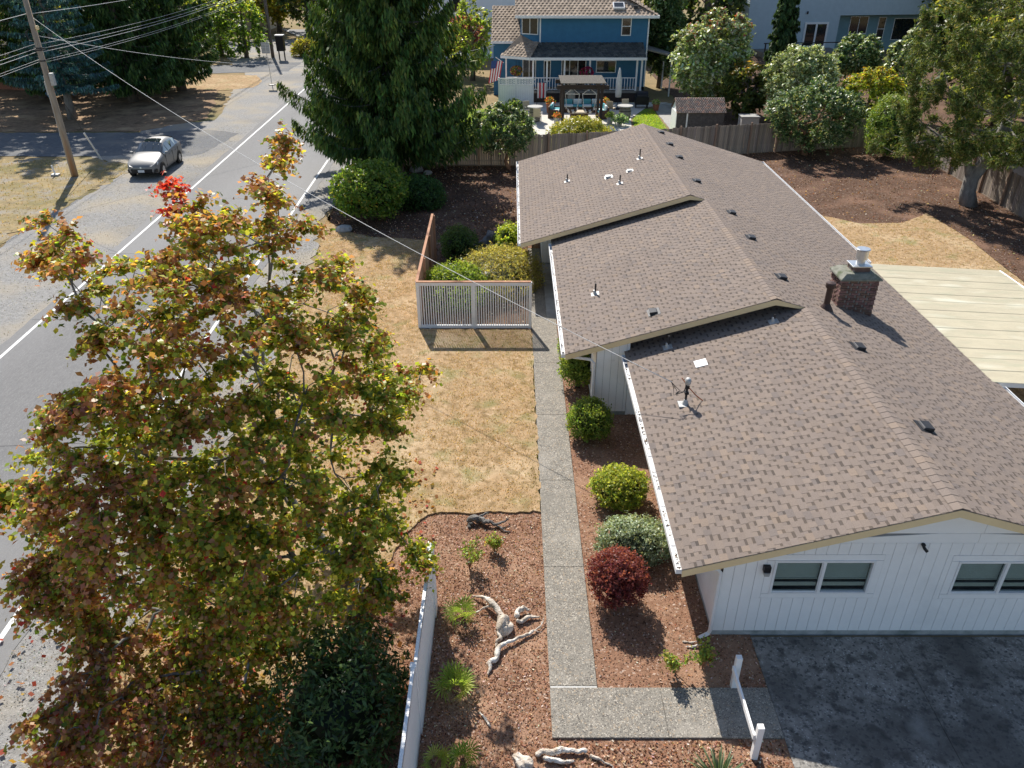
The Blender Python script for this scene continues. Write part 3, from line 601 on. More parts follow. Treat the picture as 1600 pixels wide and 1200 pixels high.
# ================================================================ plant builders
def unit(n):
    v = rng.normal(size=(n, 3)); return v/np.linalg.norm(v, axis=1, keepdims=True)
def skeleton(trunk, trad, targets, tip=.012, power=.46, seed_bias=.30, sag=.12):
    """greedy limb growing: every target is joined to the limb node that reaches it most naturally"""
    P = [np.array(p, float) for p in trunk]; par = [-1]+list(range(len(P)-1)); path = [0.0]
    for i in range(1, len(P)): path.append(path[-1]+np.linalg.norm(P[i]-P[i-1]))
    ntr = len(P); order = np.argsort(np.linalg.norm(targets-P[-1], axis=1)); chains = []; ends = []
    for ti in order:
        t = targets[ti]; A = np.array(P); d = np.linalg.norm(A-t, axis=1)
        cost = d+seed_bias*np.array(path)
        cost[:max(0, ntr-2)] += 1.0
        j = int(np.argmin(cost)); n = max(2, min(5, int(d[j]/.55))); ch = [j]; a = A[j]
        dirp = A[j]-A[par[j]] if par[j] >= 0 else np.array([0, 0, 1.0]); dirp = dirp/(np.linalg.norm(dirp)+1e-9)
        for k in range(1, n+1):
            f = k/n; bez = (1-f)**2*a+2*f*(1-f)*(a+dirp*d[j]*.38+np.array([0, 0, sag*d[j]]))+f*f*t
            if k < n: bez = bez+rng.normal(0, .035*d[j], 3)
            P.append(bez); par.append(ch[-1]); path.append(path[ch[-1]]+np.linalg.norm(bez-P[ch[-1]])); ch.append(len(P)-1)
        chains.append(ch); ends.append((ch[-1], ti))
    cnt = np.zeros(len(P))
    for e, _ in ends:
        k = e
        while k >= 0: cnt[k] += 1; k = par[k]
    rad = tip*np.maximum(cnt, 1)**power
    for i in range(ntr): rad[i] = max(trad[i], rad[i]*.6)
    for c in chains:
        lim = rad[c[0]]*.92
        for k in c[1:]: rad[k] = min(rad[k], lim); lim = rad[k]
    return P, rad, chains, ntr
def limbs_mesh(P, rad, chains, ntr, n=6):
    mb = MB(); mb.tube([P[i] for i in range(ntr)], [rad[i] for i in range(ntr)], 10)
    for c in chains: mb.tube([P[i] for i in c], [min(rad[c[0]], rad[c[1]]*1.25)]+[rad[i] for i in c[1:]], n if rad[c[1]] > .02 else 4, cap=False)
    return mb
def sprays(T, per, ln, lpt, center, droop=.35, out=.8, spread=None, flat=1.0):
    """twigs round every target: returns leaf centres and outward directions, and the index of the target"""
    n = len(T)*per; ti = np.repeat(np.arange(len(T)), per); o = T[ti]
    d = unit(n); ov = o-center; ov /= np.linalg.norm(ov, axis=1, keepdims=True)+1e-9; d = d+ov*out; d[:, 2] *= flat; d /= np.linalg.norm(d, axis=1, keepdims=True)
    L = ln*rng.uniform(.5, 1.25, (n, 1)); C = []; D = []; I = []
    for k in range(lpt):
        f = (k+rng.random((n, 1)))/lpt; p = o+d*L*f; p[:, 2:] -= droop*L*f*f; C.append(p+rng.normal(0, .03, (n, 3))*ln*2); D.append(d); I.append(ti)
    return np.vstack(C), np.vstack(D), np.concatenate(I)
def tree(name, label, cat, base, trunk, trad, T, bark, pal, wts=None, leaf=.07, per=9, ln=.45, lpt=6, tip=.012, m='leaf', aspect=.62, tintf=None, group=None, droop=.35, nup=.9, power=.46, center=None, jit=.2, flat=1.0):
    b = Vector(base); t = thing(name, label, cat, b, 0, group); bb = np.array(b)
    T = np.asarray(T, float)-bb; trunk = [np.array(p, float)-bb for p in trunk]
    P, rad, ch, ntr = skeleton(trunk, trad, T, tip, power)
    limbs_mesh(P, rad, ch, ntr).build('trunk', bark, t, smooth=True)
    c = T.mean(0) if center is None else np.array(center)-bb
    C, D, I = sprays(T, per, ln, lpt, c, droop, flat=flat)
    n = len(C); tn = tintf(C+bb, I) if tintf else palette(pal, n, jit, wts)
    cloud('crown', C, unit(n)+np.array([0, 0, nup])+D*.4, leaf*rng.uniform(.65, 1.2, n), aspect, tn, m, t)
    return t
def ellipsoid_targets(c, r, n, shell=.45, zmin=None, bumps=6):
    d = unit(n); bd = unit(bumps); f = 1+.22*np.max(np.clip((d@bd.T-.72)*4, 0, 1), axis=1)-.12
    q = np.array(c)+d*np.array(r)*(f*(shell+(1-shell)*rng.random(n)**.5))[:, None]
    if zmin is not None: q[:, 2] = np.maximum(q[:, 2], zmin+rng.uniform(0, .25, n))
    return q
def shrub(name, label, base, r, zc, pal, n, leaf=.04, wts=None, m='leaf', aspect=.6, bump=.26, nb=30, core=.72, stems=5, cat='shrub', group=None, bark='bark', flat=.0, nrm=.75, up=None, jit=.22):
    """clipped or mounded bush: a lumpy shell of leaves over an added dark core and stems; zc is the centre height"""
    t = thing(name, label, cat, base, random.uniform(0, 6.28) if False else 0.0, group)
    bd = unit(nb); amp = rng.uniform(.3, 1, nb)
    def rf(d): return 1+bump*np.max(np.clip((d@bd.T-.80)*5, 0, 1)*amp, axis=1)-bump*.45
    nc = max(12, n//9); dc = unit(nc); dc[:, 2] = np.where(dc[:, 2] < -.75, -dc[:, 2], dc[:, 2]); fc = rf(dc)*(1-.22*rng.random(nc)**2.0)
    ci = rng.integers(0, nc, n); d = dc[ci]; C = d*np.array(r)*fc[ci][:, None]+rng.normal(0, leaf*1.15, (n, 3)); C[:, 2] += zc
    if flat: C[:, 2] = np.where(C[:, 2] > zc+r[2]*(1-flat), zc+r[2]*(1-flat)+rng.normal(0, .02, n), C[:, 2])
    ns = max(20, n//16); si = rng.integers(0, max(3, ns//8), ns); sd = unit(max(3, ns//8)); sd[:, 2] = np.abs(sd[:, 2]); C[:ns] = sd[si]*np.array(r)*(rng.uniform(.95, 1.2, (ns, 1)))+rng.normal(0, leaf*.7, (ns, 3))+np.array([0, 0, zc]); d[:ns] = sd[si]
    k = C[:, 2] > .015; C, d = C[k], d[k]; n = len(C)
    tn = palette(pal, n, jit, wts)
    if up is not None:     # leaf colour blends towards up near the top
        g = np.clip((C[:, 2]-zc)/r[2], 0, 1)[:, None]**1.5*rng.random((n, 1)); tn = tn*(1-g)+np.array(up)*g
    cloud('foliage', C, d*nrm+unit(n)*.9, leaf*rng.uniform(.6, 1.25, n), aspect, tn, m, t)
    mb = MB(); rows, cols = 7, 12
    for i in range(rows+1):
        ph = math.pi*i/rows
        for j in range(cols):
            th = 2*math.pi*j/cols; dd = np.array([[math.sin(ph)*math.cos(th), math.sin(ph)*math.sin(th), math.cos(ph)]]); q = dd[0]*np.array(r)*core*rf(dd)[0]; mb.v.append((q[0], q[1], max(.02, q[2]+zc)))
    for i in range(rows):
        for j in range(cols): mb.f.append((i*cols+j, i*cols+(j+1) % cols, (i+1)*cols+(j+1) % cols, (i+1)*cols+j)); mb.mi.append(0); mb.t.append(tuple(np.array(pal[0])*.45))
    mb.build('dark_core', m, t, tint=True)  # opaque core added against see-through, in darkened leaf colour
    mb = MB()
    for k in range(stems):
        a = 6.28*k/stems+random.random(); e = (math.cos(a)*r[0]*.35, math.sin(a)*r[1]*.35, max(.15, zc-r[2]*.3)); mb.tube([(math.cos(a)*.05, math.sin(a)*.05, -.03), (e[0]*.5, e[1]*.5, e[2]*.55), e], [.03, .024, .015], 5)
    mb.build('stem', bark, t, smooth=True)
    return t
def conifer(name, label, base, h, z0, prof, pal, nb=90, bark='bark', tr=.32, hang=.45, dens=1.0, group=None, droop=.25, wts=None, tipup=.25, card=.20, m='needle', asp=.34, lean=0.0):
    """drooping-branch conifer: prof(f) is the branch length at fraction f of the height"""
    t = thing(name, label, 'tree', base, 0, group); mb = MB(); hh = np.linspace(0, h, 9)
    mb.tube([(lean*(z/h)**2+math.sin(z*1.1)*.03*tr/.3, 0, z-.05) for z in hh], [max(.03, tr*(1-(z/h))**.8+(.5*tr if z == 0 else 0)) for z in hh], 10)
    C = []; D = []; N = []; S = []
    for k in range(nb):
        f = (k+random.random())/nb; z = z0+(h-z0)*f**1.15*.985; ln = prof(f)*random.uniform(.78, 1.12); a = k*2.39996+random.uniform(-.3, .3); ca, sa = math.cos(a), math.sin(a)
        pts = []
        for s in np.linspace(0, 1, 8): pts.append(np.array([ca*ln*s, sa*ln*s, z-droop*ln*(s-.15*0)*(1.3-s*.9)*1.2+tipup*ln*s**3*.6+.15*s]))
        mb.tube(pts, [max(.012, .045*ln/4*(1-q)+.010) for q in np.linspace(0, 1, 8)], 4, cap=False)
        n = int(60*ln*dens); s = rng.random(n)**.75*.92+.08; P = np.array(pts); idx = np.clip((s*7).astype(int), 0, 6); fr = s*7-idx
        c = P[idx]*(1-fr[:, None])+P[idx+1]*fr[:, None]; lat = rng.normal(0, .16, n)*(.5+ln*.22*(1-.5*s)); hg = rng.random(n)**1.3*hang*(1.2-.6*s)
        c = c+np.outer(lat, [-sa, ca, 0])+np.c_[np.zeros(n), np.zeros(n), -hg-np.abs(lat)*.35]
        C.append(c); dn = np.c_[ca*.35+rng.normal(0, .25, n), sa*.35+rng.normal(0, .25, n), np.full(n, -1.0)]; D.append(dn)
        N.append(np.c_[ca+rng.normal(0, .6, n), sa+rng.normal(0, .6, n), rng.normal(.5, .4, n)]); S.append(rng.uniform(.55, 1.2, n)*card)
    mb.build('trunk', bark, t, smooth=True)
    C = np.vstack(C); n = len(C)
    cloud('crown', C, np.vstack(N), np.concatenate(S), asp, palette(pal, n, .25, wts), m, t, spin=np.vstack(D))
    return t
def chips(name, label, poly, n, z, size, pal, m='dry_leaf', wts=None, tilt=.55, aspect=.5, mask=None, cat='mulch', fold=.1):
    q = scatter(poly, n)
    if mask is not None: q = q[mask(q)]
    n = len(q); c = cloud(name, np.c_[q, np.full(n, z)+rng.uniform(0, .02, n)], np.array([0, 0, 1.0])+rng.normal(0, tilt, (n, 3)), rng.uniform(size[0], size[1], n), aspect, palette(pal, n, .25, wts), m, None, fold, shape='quad')
    return tag(c, label, cat, kind='stuff')
# ================================================================ ground litter and grass
CHP = [(.56, .43, .34), (.36, .185, .11), (.18, .085, .05), (.44, .27, .17), (.72, .66, .59), (.08, .042, .03)]
CW = [.13, .28, .27, .16, .05, .11]
nofence = None
chips('bark_chips', 'reddish bark chips strewn over the front garden bed', [(.72, 6.5), (.72, 15.35), (-2.15, 15.35), (-2.6, 14.4), (-3.1, 13.2), (-4.2, 11), (-5, 9), (-5.5, 6.5)], 30000, .012, (.006, .022), CHP, wts=CW)
chips('bark_chips', 'reddish bark chips in the strip between walkway and house', WBED, 18000, .012, (.006, .022), CHP, wts=CW)
chips('bark_chips', 'bark chips around the white driveway rail and spiky yucca', [(.75, 6.5), (4.9, 6.5), (4.9, 8.95), (.75, 8.95)], 5000, .015, (.009, .03), CHP, wts=CW)
chips('bark_chips', 'dark bark chips under the drooping cedar and round bushes', ENC, 9000, .012, (.02, .05), CHP, wts=[.10, .22, .30, .13, .04, .21])
chips('bark_chips', 'dark bark chips under the pine by the back fence', BBED, 9000, .012, (.02, .05), CHP, wts=[.10, .26, .28, .16, .04, .16])
gq = scatter(LAWN, 110000)
den = np.clip(.55+.35*np.sin(gq[:, 0]*2.3+np.sin(gq[:, 1]*1.7)*2)*np.sin(gq[:, 1]*1.9+np.cos(gq[:, 0]*1.3)*2), 0.15, 1); gq = gq[rng.random(len(gq)) < den]; n = len(gq)
gp_ = palette([(.50, .35, .17), (.40, .275, .125), (.56, .41, .22), (.30, .24, .085), (.22, .22, .06)], n, .18, [.34, .30, .2, .1, .06])
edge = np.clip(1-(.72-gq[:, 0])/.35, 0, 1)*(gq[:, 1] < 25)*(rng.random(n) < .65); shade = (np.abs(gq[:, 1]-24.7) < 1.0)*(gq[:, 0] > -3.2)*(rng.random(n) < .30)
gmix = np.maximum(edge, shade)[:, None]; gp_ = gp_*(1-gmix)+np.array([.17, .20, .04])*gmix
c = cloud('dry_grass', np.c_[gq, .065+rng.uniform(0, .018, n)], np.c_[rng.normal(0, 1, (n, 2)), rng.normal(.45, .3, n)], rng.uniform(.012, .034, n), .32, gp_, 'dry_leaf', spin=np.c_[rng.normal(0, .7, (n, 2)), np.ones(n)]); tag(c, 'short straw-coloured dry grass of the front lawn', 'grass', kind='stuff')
gq = scatter(BL, 26000); n = len(gq)
c = cloud('dry_grass', np.c_[gq, .022+rng.uniform(0, .02, n)], np.c_[rng.normal(0, 1, (n, 2)), rng.normal(.45, .3, n)], rng.uniform(.02, .05, n), .32, palette([(.50, .35, .17), (.40, .275, .125), (.30, .24, .085)], n, .18, [.5, .35, .15]), 'dry_leaf', spin=np.c_[rng.normal(0, .7, (n, 2)), np.ones(n)]); tag(c, 'short dry golden grass of the back lawn', 'grass', kind='stuff')
gq = scatter([(-40, 9), (-24.4, 9), (-24, 22), (-24.1, 30), (-24, 38), (-23.6, 44), (-23, 48.4), (-27, 50), (-45, 50)], 15000); n = len(gq)
c = cloud('verge_grass', np.c_[gq, .02+rng.uniform(0, .03, n)], np.c_[rng.normal(0, 1, (n, 2)), rng.normal(.45, .3, n)], rng.uniform(.03, .08, n), .3, palette([(.44, .32, .15), (.36, .25, .11), (.20, .20, .06)], n, .18, [.45, .3, .25]), 'dry_leaf', spin=np.c_[rng.normal(0, .7, (n, 2)), np.ones(n)]); tag(c, 'patchy yellow grass beside the gravel shoulder', 'grass', kind='stuff')
PEB = [(.34, .33, .31), (.24, .23, .22), (.46, .45, .43), (.15, .145, .14), (.38, .33, .26)]
chips('loose_gravel', 'loose grey gravel along the garden side of the road', [(-10.1, 6), (-10.3, 24), (-10.6, 40), (-9.6, 41), (-8.5, 27), (-8.1, 15), (-7.0, 6)], 12000, .005, (.006, .016), PEB, tilt=.5, aspect=.8, cat='gravel')
chips('loose_gravel', 'loose grey gravel along the far side of the road', [(-18, 20), (-18.6, 48), (-19.2, 60), (-22.4, 60), (-23, 46), (-23.3, 34), (-24, 20)], 7000, .006, (.008, .02), PEB, tilt=.5, aspect=.8, cat='gravel')
LF = [(.30, .12, .04), (.36, .22, .05), (.22, .16, .04), (.34, .07, .05)]
chips('fallen_leaves', 'scattered fallen leaves on the ground around the colourful tree', [(-10.6, 6), (-11.2, 20), (-8, 22), (-1.9, 17), (-1.9, 6)], 1500, .07, (.03, .06), LF, tilt=.5, aspect=.7, cat='leaves')
# ================================================================ the colourful tree in front
CROWN = [(440, 212), (455, 235), (430, 270), (428, 300), (470, 310), (492, 350), (540, 375), (560, 410), (565, 470), (590, 520), (600, 565), (662, 575), (640, 620), (640, 680), (612, 720), (640, 770), (635, 810), (655, 850), (682, 885), (670, 908), (640, 900), (612, 880), (600, 930), (560, 950), (480, 930), (450, 1000), (420, 1080), (380, 1200), (55, 1200), (60, 1160), (35, 1130), (75, 1100), (90, 1030), (135, 1000), (100, 960), (45, 960), (10, 945), (30, 905), (65, 860), (75, 820), (20, 790), (0, 770), (0, 738), (60, 690), (90, 640), (140, 605), (200, 590), (212, 545), (140, 545), (155, 500), (112, 480), (130, 445), (45, 412), (62, 395), (100, 400), (60, 345), (90, 338), (122, 395), (155, 420), (205, 402), (250, 380), (262, 340), (238, 312), (265, 288), (287, 300), (300, 320), (345, 300), (400, 300), (415, 260)]
def outline_targets(poly, c, r, n, push=.5):
    """points through a crown: photo outline gives the directions, an ellipsoid of real size gives the depth"""
    q = scatter(poly, n); c = np.array(c); r = np.array(r); out = []; o = np.array([0, 0, CAMH])
    for u, v in q:
        d = np.array(ray(u, v)); A = d/r; B = (o-c)/r; a = A@A; b = 2*A@B; cc = B@B-1; disc = b*b-4*a*cc
        tm = -b/(2*a); h = math.sqrt(max(disc, 0))/(2*a)
        t = tm+h*random.choice((-1, -1, -1, 1))*random.random()**push*.95+random.uniform(-.15, .15); out.append(o+d*t)
    return np.array(out)
BT = outline_targets(CROWN, (-5.4, 12.9, 4.7), (3.6, 4.3, 4.4), 560)
BT = BT[(BT[:, 2] > .7)]
BT = np.vstack([BT, [atY(u, v, y) for u, v, y in ((436, 218, 15.6), (428, 262, 15.5), (262, 292, 15), (275, 305, 15), (70, 348, 15), (100, 375, 15), (60, 405, 15), (120, 430, 14.8), (150, 455, 14.6), (160, 520, 14), (445, 235, 15.6), (436, 245, 15.6), (280, 330, 14.8))]])
redc = rng.random(len(BT))
def bigtint(C, I):
    n = len(C); p = palette([(.13, .172, .024), (.205, .22, .03), (.075, .11, .019), (.275, .255, .038)], n, .24, [.32, .32, .18, .18])
    rust = palette([(.42, .21, .07), (.34, .155, .07), (.46, .29, .09), (.44, .25, .17)], n, .22)
    red = palette([(.58, .06, .05), (.50, .10, .07)], n, .15)
    ctr = np.array([-5.2, 13.2, 4.2]); outv = np.linalg.norm((C-ctr)/np.array([3.9, 4.6, 4.6]), axis=1)
    near = np.clip((10.6-C[:, 1])/2.5, 0, 1); hi = np.clip((C[:, 2]-5.2)/3.5, 0, 1)
    k = np.clip((outv-.72)*1.5, 0, 1)*.34+.46*hi+.30*near+.42*(redc[I] < .16)-.06
    a = (rng.random(n) < np.clip(k, .03, .9))[:, None]; p = np.where(a, rust, p)
    tipr = (rng.random(n) > .985) | ((np.linalg.norm(C-np.array(atY(262, 292, 15)), axis=1) < .75))
    pink = palette([(.50, .27, .20), (.42, .19, .15), (.36, .22, .10)], n, .2); q = ((C[:, 1] < 9.6) & (C[:, 0] < -5.6) & (rng.random(n) < .3))[:, None]; p = np.where(q, pink, p)
    b = (tipr & (rng.random(n) < .75))[:, None]
    return np.where(b, red, p)
big = tree('vine_maple', 'large spreading tree with mixed green, rust and red leaves', 'tree', (-3.25, 12.1, 0),
    [(-3.25, 12.1, -.1), (-3.32, 12.12, .45), (-3.5, 12.2, .9), (-3.9, 12.4, 1.5), (-4.4, 12.6, 2.2), (-4.8, 12.8, 3.0), (-5.0, 13.0, 3.9)], [.32, .23, .19, .15, .12, .09, .07], BT, 'grey_bark', None, leaf=.054, per=16, ln=.46, lpt=13, tip=.0085, power=.42, tintf=bigtint, aspect=.78, droop=.30, nup=1.0, flat=.5)
# ================================================================ shrubs of the front garden
GRN = [(.055, .095, .018), (.085, .14, .026), (.13, .19, .04), (.20, .25, .055)]
YGR = [(.10, .15, .03), (.17, .22, .04), (.27, .29, .06), (.36, .35, .10)]
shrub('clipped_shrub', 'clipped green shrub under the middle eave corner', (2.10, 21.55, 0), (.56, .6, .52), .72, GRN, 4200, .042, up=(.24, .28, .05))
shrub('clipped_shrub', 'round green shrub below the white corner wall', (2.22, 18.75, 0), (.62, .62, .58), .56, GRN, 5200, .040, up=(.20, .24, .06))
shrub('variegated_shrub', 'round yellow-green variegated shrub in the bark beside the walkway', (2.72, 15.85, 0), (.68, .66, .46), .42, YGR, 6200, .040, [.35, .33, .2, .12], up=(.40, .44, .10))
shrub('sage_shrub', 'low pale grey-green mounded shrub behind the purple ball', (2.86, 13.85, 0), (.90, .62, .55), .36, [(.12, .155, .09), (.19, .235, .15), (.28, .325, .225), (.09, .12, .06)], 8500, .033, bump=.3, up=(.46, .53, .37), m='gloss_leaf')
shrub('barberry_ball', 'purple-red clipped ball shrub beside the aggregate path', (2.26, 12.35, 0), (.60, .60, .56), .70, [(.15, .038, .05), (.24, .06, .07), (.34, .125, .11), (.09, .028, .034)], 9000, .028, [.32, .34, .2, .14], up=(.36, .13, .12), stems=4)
shrub('small_shrub', 'small light green shrub tucked beside the downspout gutter corner', (1.86, 23.9, 0), (.28, .5, .3), .3, [(.12, .18, .05), (.2, .26, .09)], 900, .04)
for u, v, y in ((879, 515, 0), ): pass
shrub('spindly_bush', 'thin pink-tinged bush under the mid gutter by the path', (1.98, 26.2, 0), (.22, .35, .3), .34, [(.22, .10, .10), (.12, .16, .06)], 420, .04, core=.4)
def rose(label, base, h, n, sp):
    t = thing('rose_bush', label, 'bush', base); mb = MB(); C = []
    for k in range(8):
        a = random.uniform(0, 6.28); e = np.array([math.cos(a)*sp*random.uniform(.3, 1), math.sin(a)*sp*random.uniform(.3, 1), h*random.uniform(.6, 1)]); mid = e*np.array([.35, .35, .6]); mb.tube([(0, 0, -.02), mid, e], [.011, .008, .005], 5); 
        for s in np.linspace(.4, 1, n): q = mid+(e-mid)*((s-.4)/.6); C.append(q+rng.normal(0, .05, (4, 3)))
    mb.build('stem', 'red_bark', t); C = np.vstack(C); m = len(C); cloud('foliage', C, unit(m)+np.array([0, 0, .8]), rng.uniform(.02, .045, m), .65, palette([(.12, .18, .04), (.2, .24, .06), (.07, .11, .03), (.28, .13, .07)], m, .2, [.4, .3, .2, .1]), 'leaf', t)
rose('leggy rose bush left of the downspout with sunlit leaves', (3.22, 10.42, 0), .62, 16, .34)
rose('leggy rose bush half in shade beside the house corner', (3.78, 10.55, 0), .72, 13, .28)
rose('sparse bush with dry yellow leaves beside the white fence', (-.98, 13.35, 0), .75, 12, .38)
rose('tiny bush of wilted yellowish leaves in the front bed near the driftwood', (-.42, 13.95, 0), .5, 14, .24)
shrub('rhododendron', 'dark leathery rhododendron in shade behind the white slat fence', (-3.1, 9.15, 0), (1.22, 1.55, 1.05), .78, [(.024, .045, .014), (.038, .068, .02), (.06, .098, .03)], 5200, .078, m='gloss_leaf', aspect=.34, bump=.3, core=.66, bark='bark')
# grass and leaf litter seen below the tree crown
def palm(label, base, n, ln, sc=1.0):
    t = thing('dwarf_palm', label, 'palm', base); st = MB(); bl = MB()
    for k in range(n):
        a = k*2.4+random.uniform(-.3, .3); el = random.uniform(.5, 1.45); d = Vector((math.cos(a)*math.cos(el), math.sin(a)*math.cos(el), math.sin(el))); L = ln*random.uniform(.45, .75); hub = d*L+Vector((0, 0, .05)); st.tube([(0, 0, 0), d*L*.5+Vector((0, 0, .04)), hub], [.012, .008, .006], 5)
        side = d.cross(Vector((0, 0, 1))).normalized(); upv = side.cross(d).normalized(); nb = 12
        tc = random.choice(((.32, .42, .09), (.22, .34, .07), (.42, .46, .14), (.16, .26, .06)))
        for q in range(nb):
            th = (q/(nb-1)-.5)*R(210); v = (d*math.cos(th)+side*math.sin(th)).normalized(); l = .34*sc*random.uniform(.8, 1.1)*(1-.18*abs(th)/2); tip = hub+v*l-Vector((0, 0, 1))*l*.22; mid = hub+v*l*.55; wv = v.cross(upv).normalized()*.015*sc
            bl.add([hub, mid+wv, tip, mid-wv], [(0, 1, 2, 3)], 0, tc)
    b = MB(); st.lathe([(.05, 0), (.06, .08), (.03, .2)], 8); st.build('petiole', 'red_bark', t); bl.build('fan_leaf', 'leaf', t, tint=True)
palm('small fan palm beside the bleached stump', (-1.03, 11.75, 0), 13, .42); palm('bright green fan palm in front of the white slat fence', (-1.10, 9.98, 0), 15, .46, 1.1)
palm('small fan palm beside the bleached log near the walkway end', (-.86, 8.45, 0), 12, .36); palm('smallest fan palm at the foot of the white fence', (-1.32, 8.42, 0), 9, .3, .8)
t = thing('yucca', 'spiky green yucca in front of the white driveway rail', 'yucca', (3.55, 8.12, 0)); lf = MB()
for k in range(70):
    a = k*2.4+random.uniform(-.3, .3); el = random.uniform(.25, 1.35); d = Vector((math.cos(a)*math.cos(el), math.sin(a)*math.cos(el), math.sin(el))); L = random.uniform(.45, .72); s = d.cross(Vector((0, 0, 1))).normalized()*.019; up = s.cross(d).normalized()
    p0 = d*.03; p1 = d*L*.5; p2 = d*L*.82-Vector((0, 0, .02)); p3 = d*L-Vector((0, 0, .07*math.cos(el))); tc = random.choice(((.13, .19, .10), (.09, .145, .075), (.19, .25, .13), (.26, .30, .17)))
    lf.add([p0-s*.7, p0+s*.7, p1+s+up*.008, p1-s+up*.008, p2+s*.7, p2-s*.7, p3, p1-up*.004, p2-up*.003], [(0, 1, 2, 7), (0, 7, 3, 3)[:3], (7, 2, 4, 8), (3, 7, 8, 5), (8, 4, 6), (5, 8, 6)], 0, tc)
lf.build('sword_leaf', 'gloss_leaf', t, tint=True)
# ================================================================ driftwood
def wood(name, label, limbs, m, cat='driftwood', n=9, blobs=()):
    base = Vector(limbs[0][0][0]); base.z = 0; t = thing(name, label, cat, base)
    for i, (pts, rad) in enumerate(limbs):
        pts = [Vector(p)-base for p in pts]; P = []; Rr = []
        for k in range(len(pts)-1):
            for f in (0, .25, .5, .75): P.append(pts[k].lerp(pts[k+1], f)+Vector([random.gauss(0, rad[k]*.34) for _ in range(3)])); Rr.append((rad[k]*(1-f)+rad[k+1]*f)*random.uniform(.58, .92))
        P.append(pts[-1]); Rr.append(rad[-1]); b = MB(); b.tube(P, Rr, n); o = b.build('limb' if i else 'body', m, t, smooth=True)
        s = o.modifiers.new('sub', 'SUBSURF'); s.levels = s.render_levels = 1
        tx = bpy.data.textures.new('grain', 'CLOUDS'); tx.noise_scale = .055; dm = o.modifiers.new('rough', 'DISPLACE'); dm.texture = tx; dm.strength = .045 if rad[0] < .12 else .09; s2 = o.modifiers.new('sub2', 'SUBSURF'); s2.levels = s2.render_levels = 1; t2 = bpy.data.textures.new('crack', 'CLOUDS'); t2.noise_scale = .02; d2 = o.modifiers.new('cracks', 'DISPLACE'); d2.texture = t2; d2.strength = .022
    return t
wood('bleached_stump', 'bleached tree stump with root arms in the front bark bed', [
    ([(-.10, 11.55, .0), (-.10, 11.6, .10), (-.08, 11.66, .2)], [.31, .28, .22]),
    ([(-.2, 11.75, .15), (-.42, 12.1, .2), (-.62, 12.3, .13), (-.86, 12.45, .05)], [.11, .085, .05, .02]),
    ([(-.38, 12.05, .18), (-.62, 12.05, .1), (-.78, 11.98, .04)], [.05, .035, .012]),
    ([(.02, 11.75, .14), (.22, 11.98, .13), (.38, 12.05, .07)], [.10, .08, .03]), ([(.1, 11.7, .1), (.38, 11.82, .1), (.6, 11.84, .05)], [.08, .06, .02]),
    ([(-.2, 11.45, .08), (-.3, 11.2, .05), (-.34, 11.05, .03)], [.09, .05, .02])], 'driftwood', 'stump')
wood('driftwood_branch', 'long forked bleached branch lying below the bleached stump', [
    ([(-.48, 10.35, .03), (-.42, 10.62, .07), (-.28, 10.9, .09), (-.1, 11.12, .09), (.2, 11.28, .08), (.46, 11.46, .07)], [.025, .075, .09, .05, .045, .04]),
    ([(.44, 11.44, .07), (.62, 11.6, .09), (.70, 11.85, .12)], [.032, .02, .01]), ([(.44, 11.45, .07), (.62, 11.42, .06)], [.03, .01])], 'driftwood')
wood('dark_driftwood', 'dark weathered driftwood snag at the lawn edge of the bed', [
    ([(-1.08, 14.95, .08), (-.85, 14.93, .14), (-.6, 14.86, .13), (-.35, 14.8, .09)], [.12, .11, .08, .05]), ([(-.36, 14.8, .09), (-.18, 14.86, .12), (-.08, 14.98, .14)], [.05, .03, .012]), ([(-.4, 14.8, .08), (-.2, 14.62, .05), (-.02, 14.58, .03)], [.04, .03, .012]), ([(-.85, 14.95, .16), (-.68, 15.05, .22), (-.55, 15.08, .24)], [.05, .035, .015]), ([(-1.0, 14.9, .1), (-1.02, 14.7, .04)], [.08, .04])], 'dark_driftwood')
wood('bleached_log', 'knotty bleached log lying along the front of the walkway', [
    ([(.42, 8.62, .07), (.7, 8.66, .09), (1.0, 8.7, .1), (1.35, 8.68, .07)], [.08, .09, .08, .05]), ([(.5, 8.52, .06), (.8, 8.5, .08), (1.1, 8.52, .05)], [.06, .07, .03]), ([(1.35, 8.62, .05), (1.6, 8.52, .05), (1.78, 8.44, .03)], [.05, .035, .012])], 'driftwood')
wood('cut_stump', 'pale flat-topped chunk of wood beside the bleached log', [([(.16, 8.42, 0), (.16, 8.44, .12), (.17, 8.46, .2)], [.24, .22, .19])], 'driftwood', 'stump', 12)
wood('driftwood_stick', 'short bleached stick on bark between palm and path', [([(-.62, 9.55, .03), (-.5, 9.38, .04), (-.38, 9.2, .03)], [.02, .03, .012])], 'driftwood')
wood('driftwood_stick', 'bleached sticks lying at the foot of the downspout', [([(3.5, 11.2, .03), (3.7, 11.18, .03), (3.95, 11.2, .03)], [.015, .02, .01]), ([(3.55, 11.05, .03), (3.75, 11.08, .04), (3.9, 11.12, .03)], [.02, .03, .015])], 'driftwood')
wood('old_stump', 'grey old stump with spreading roots inside the screened bed', [
    ([(-.95, 34.6, 0), (-.95, 34.6, .3), (-.95, 34.62, .46)], [.62, .46, .40]), ([(-1.3, 34.4, .2), (-1.7, 34.2, .08), (-1.95, 34.0, .02)], [.16, .1, .04]), ([(-.6, 34.4, .2), (-.3, 34.1, .06)], [.16, .05]), ([(-.95, 34.2, .2), (-1.0, 33.8, .04)], [.16, .05]), ([(-.6, 34.8, .3), (-.35, 35, .3)], [.1, .03])], 'stump_wood', 'stump', 14)
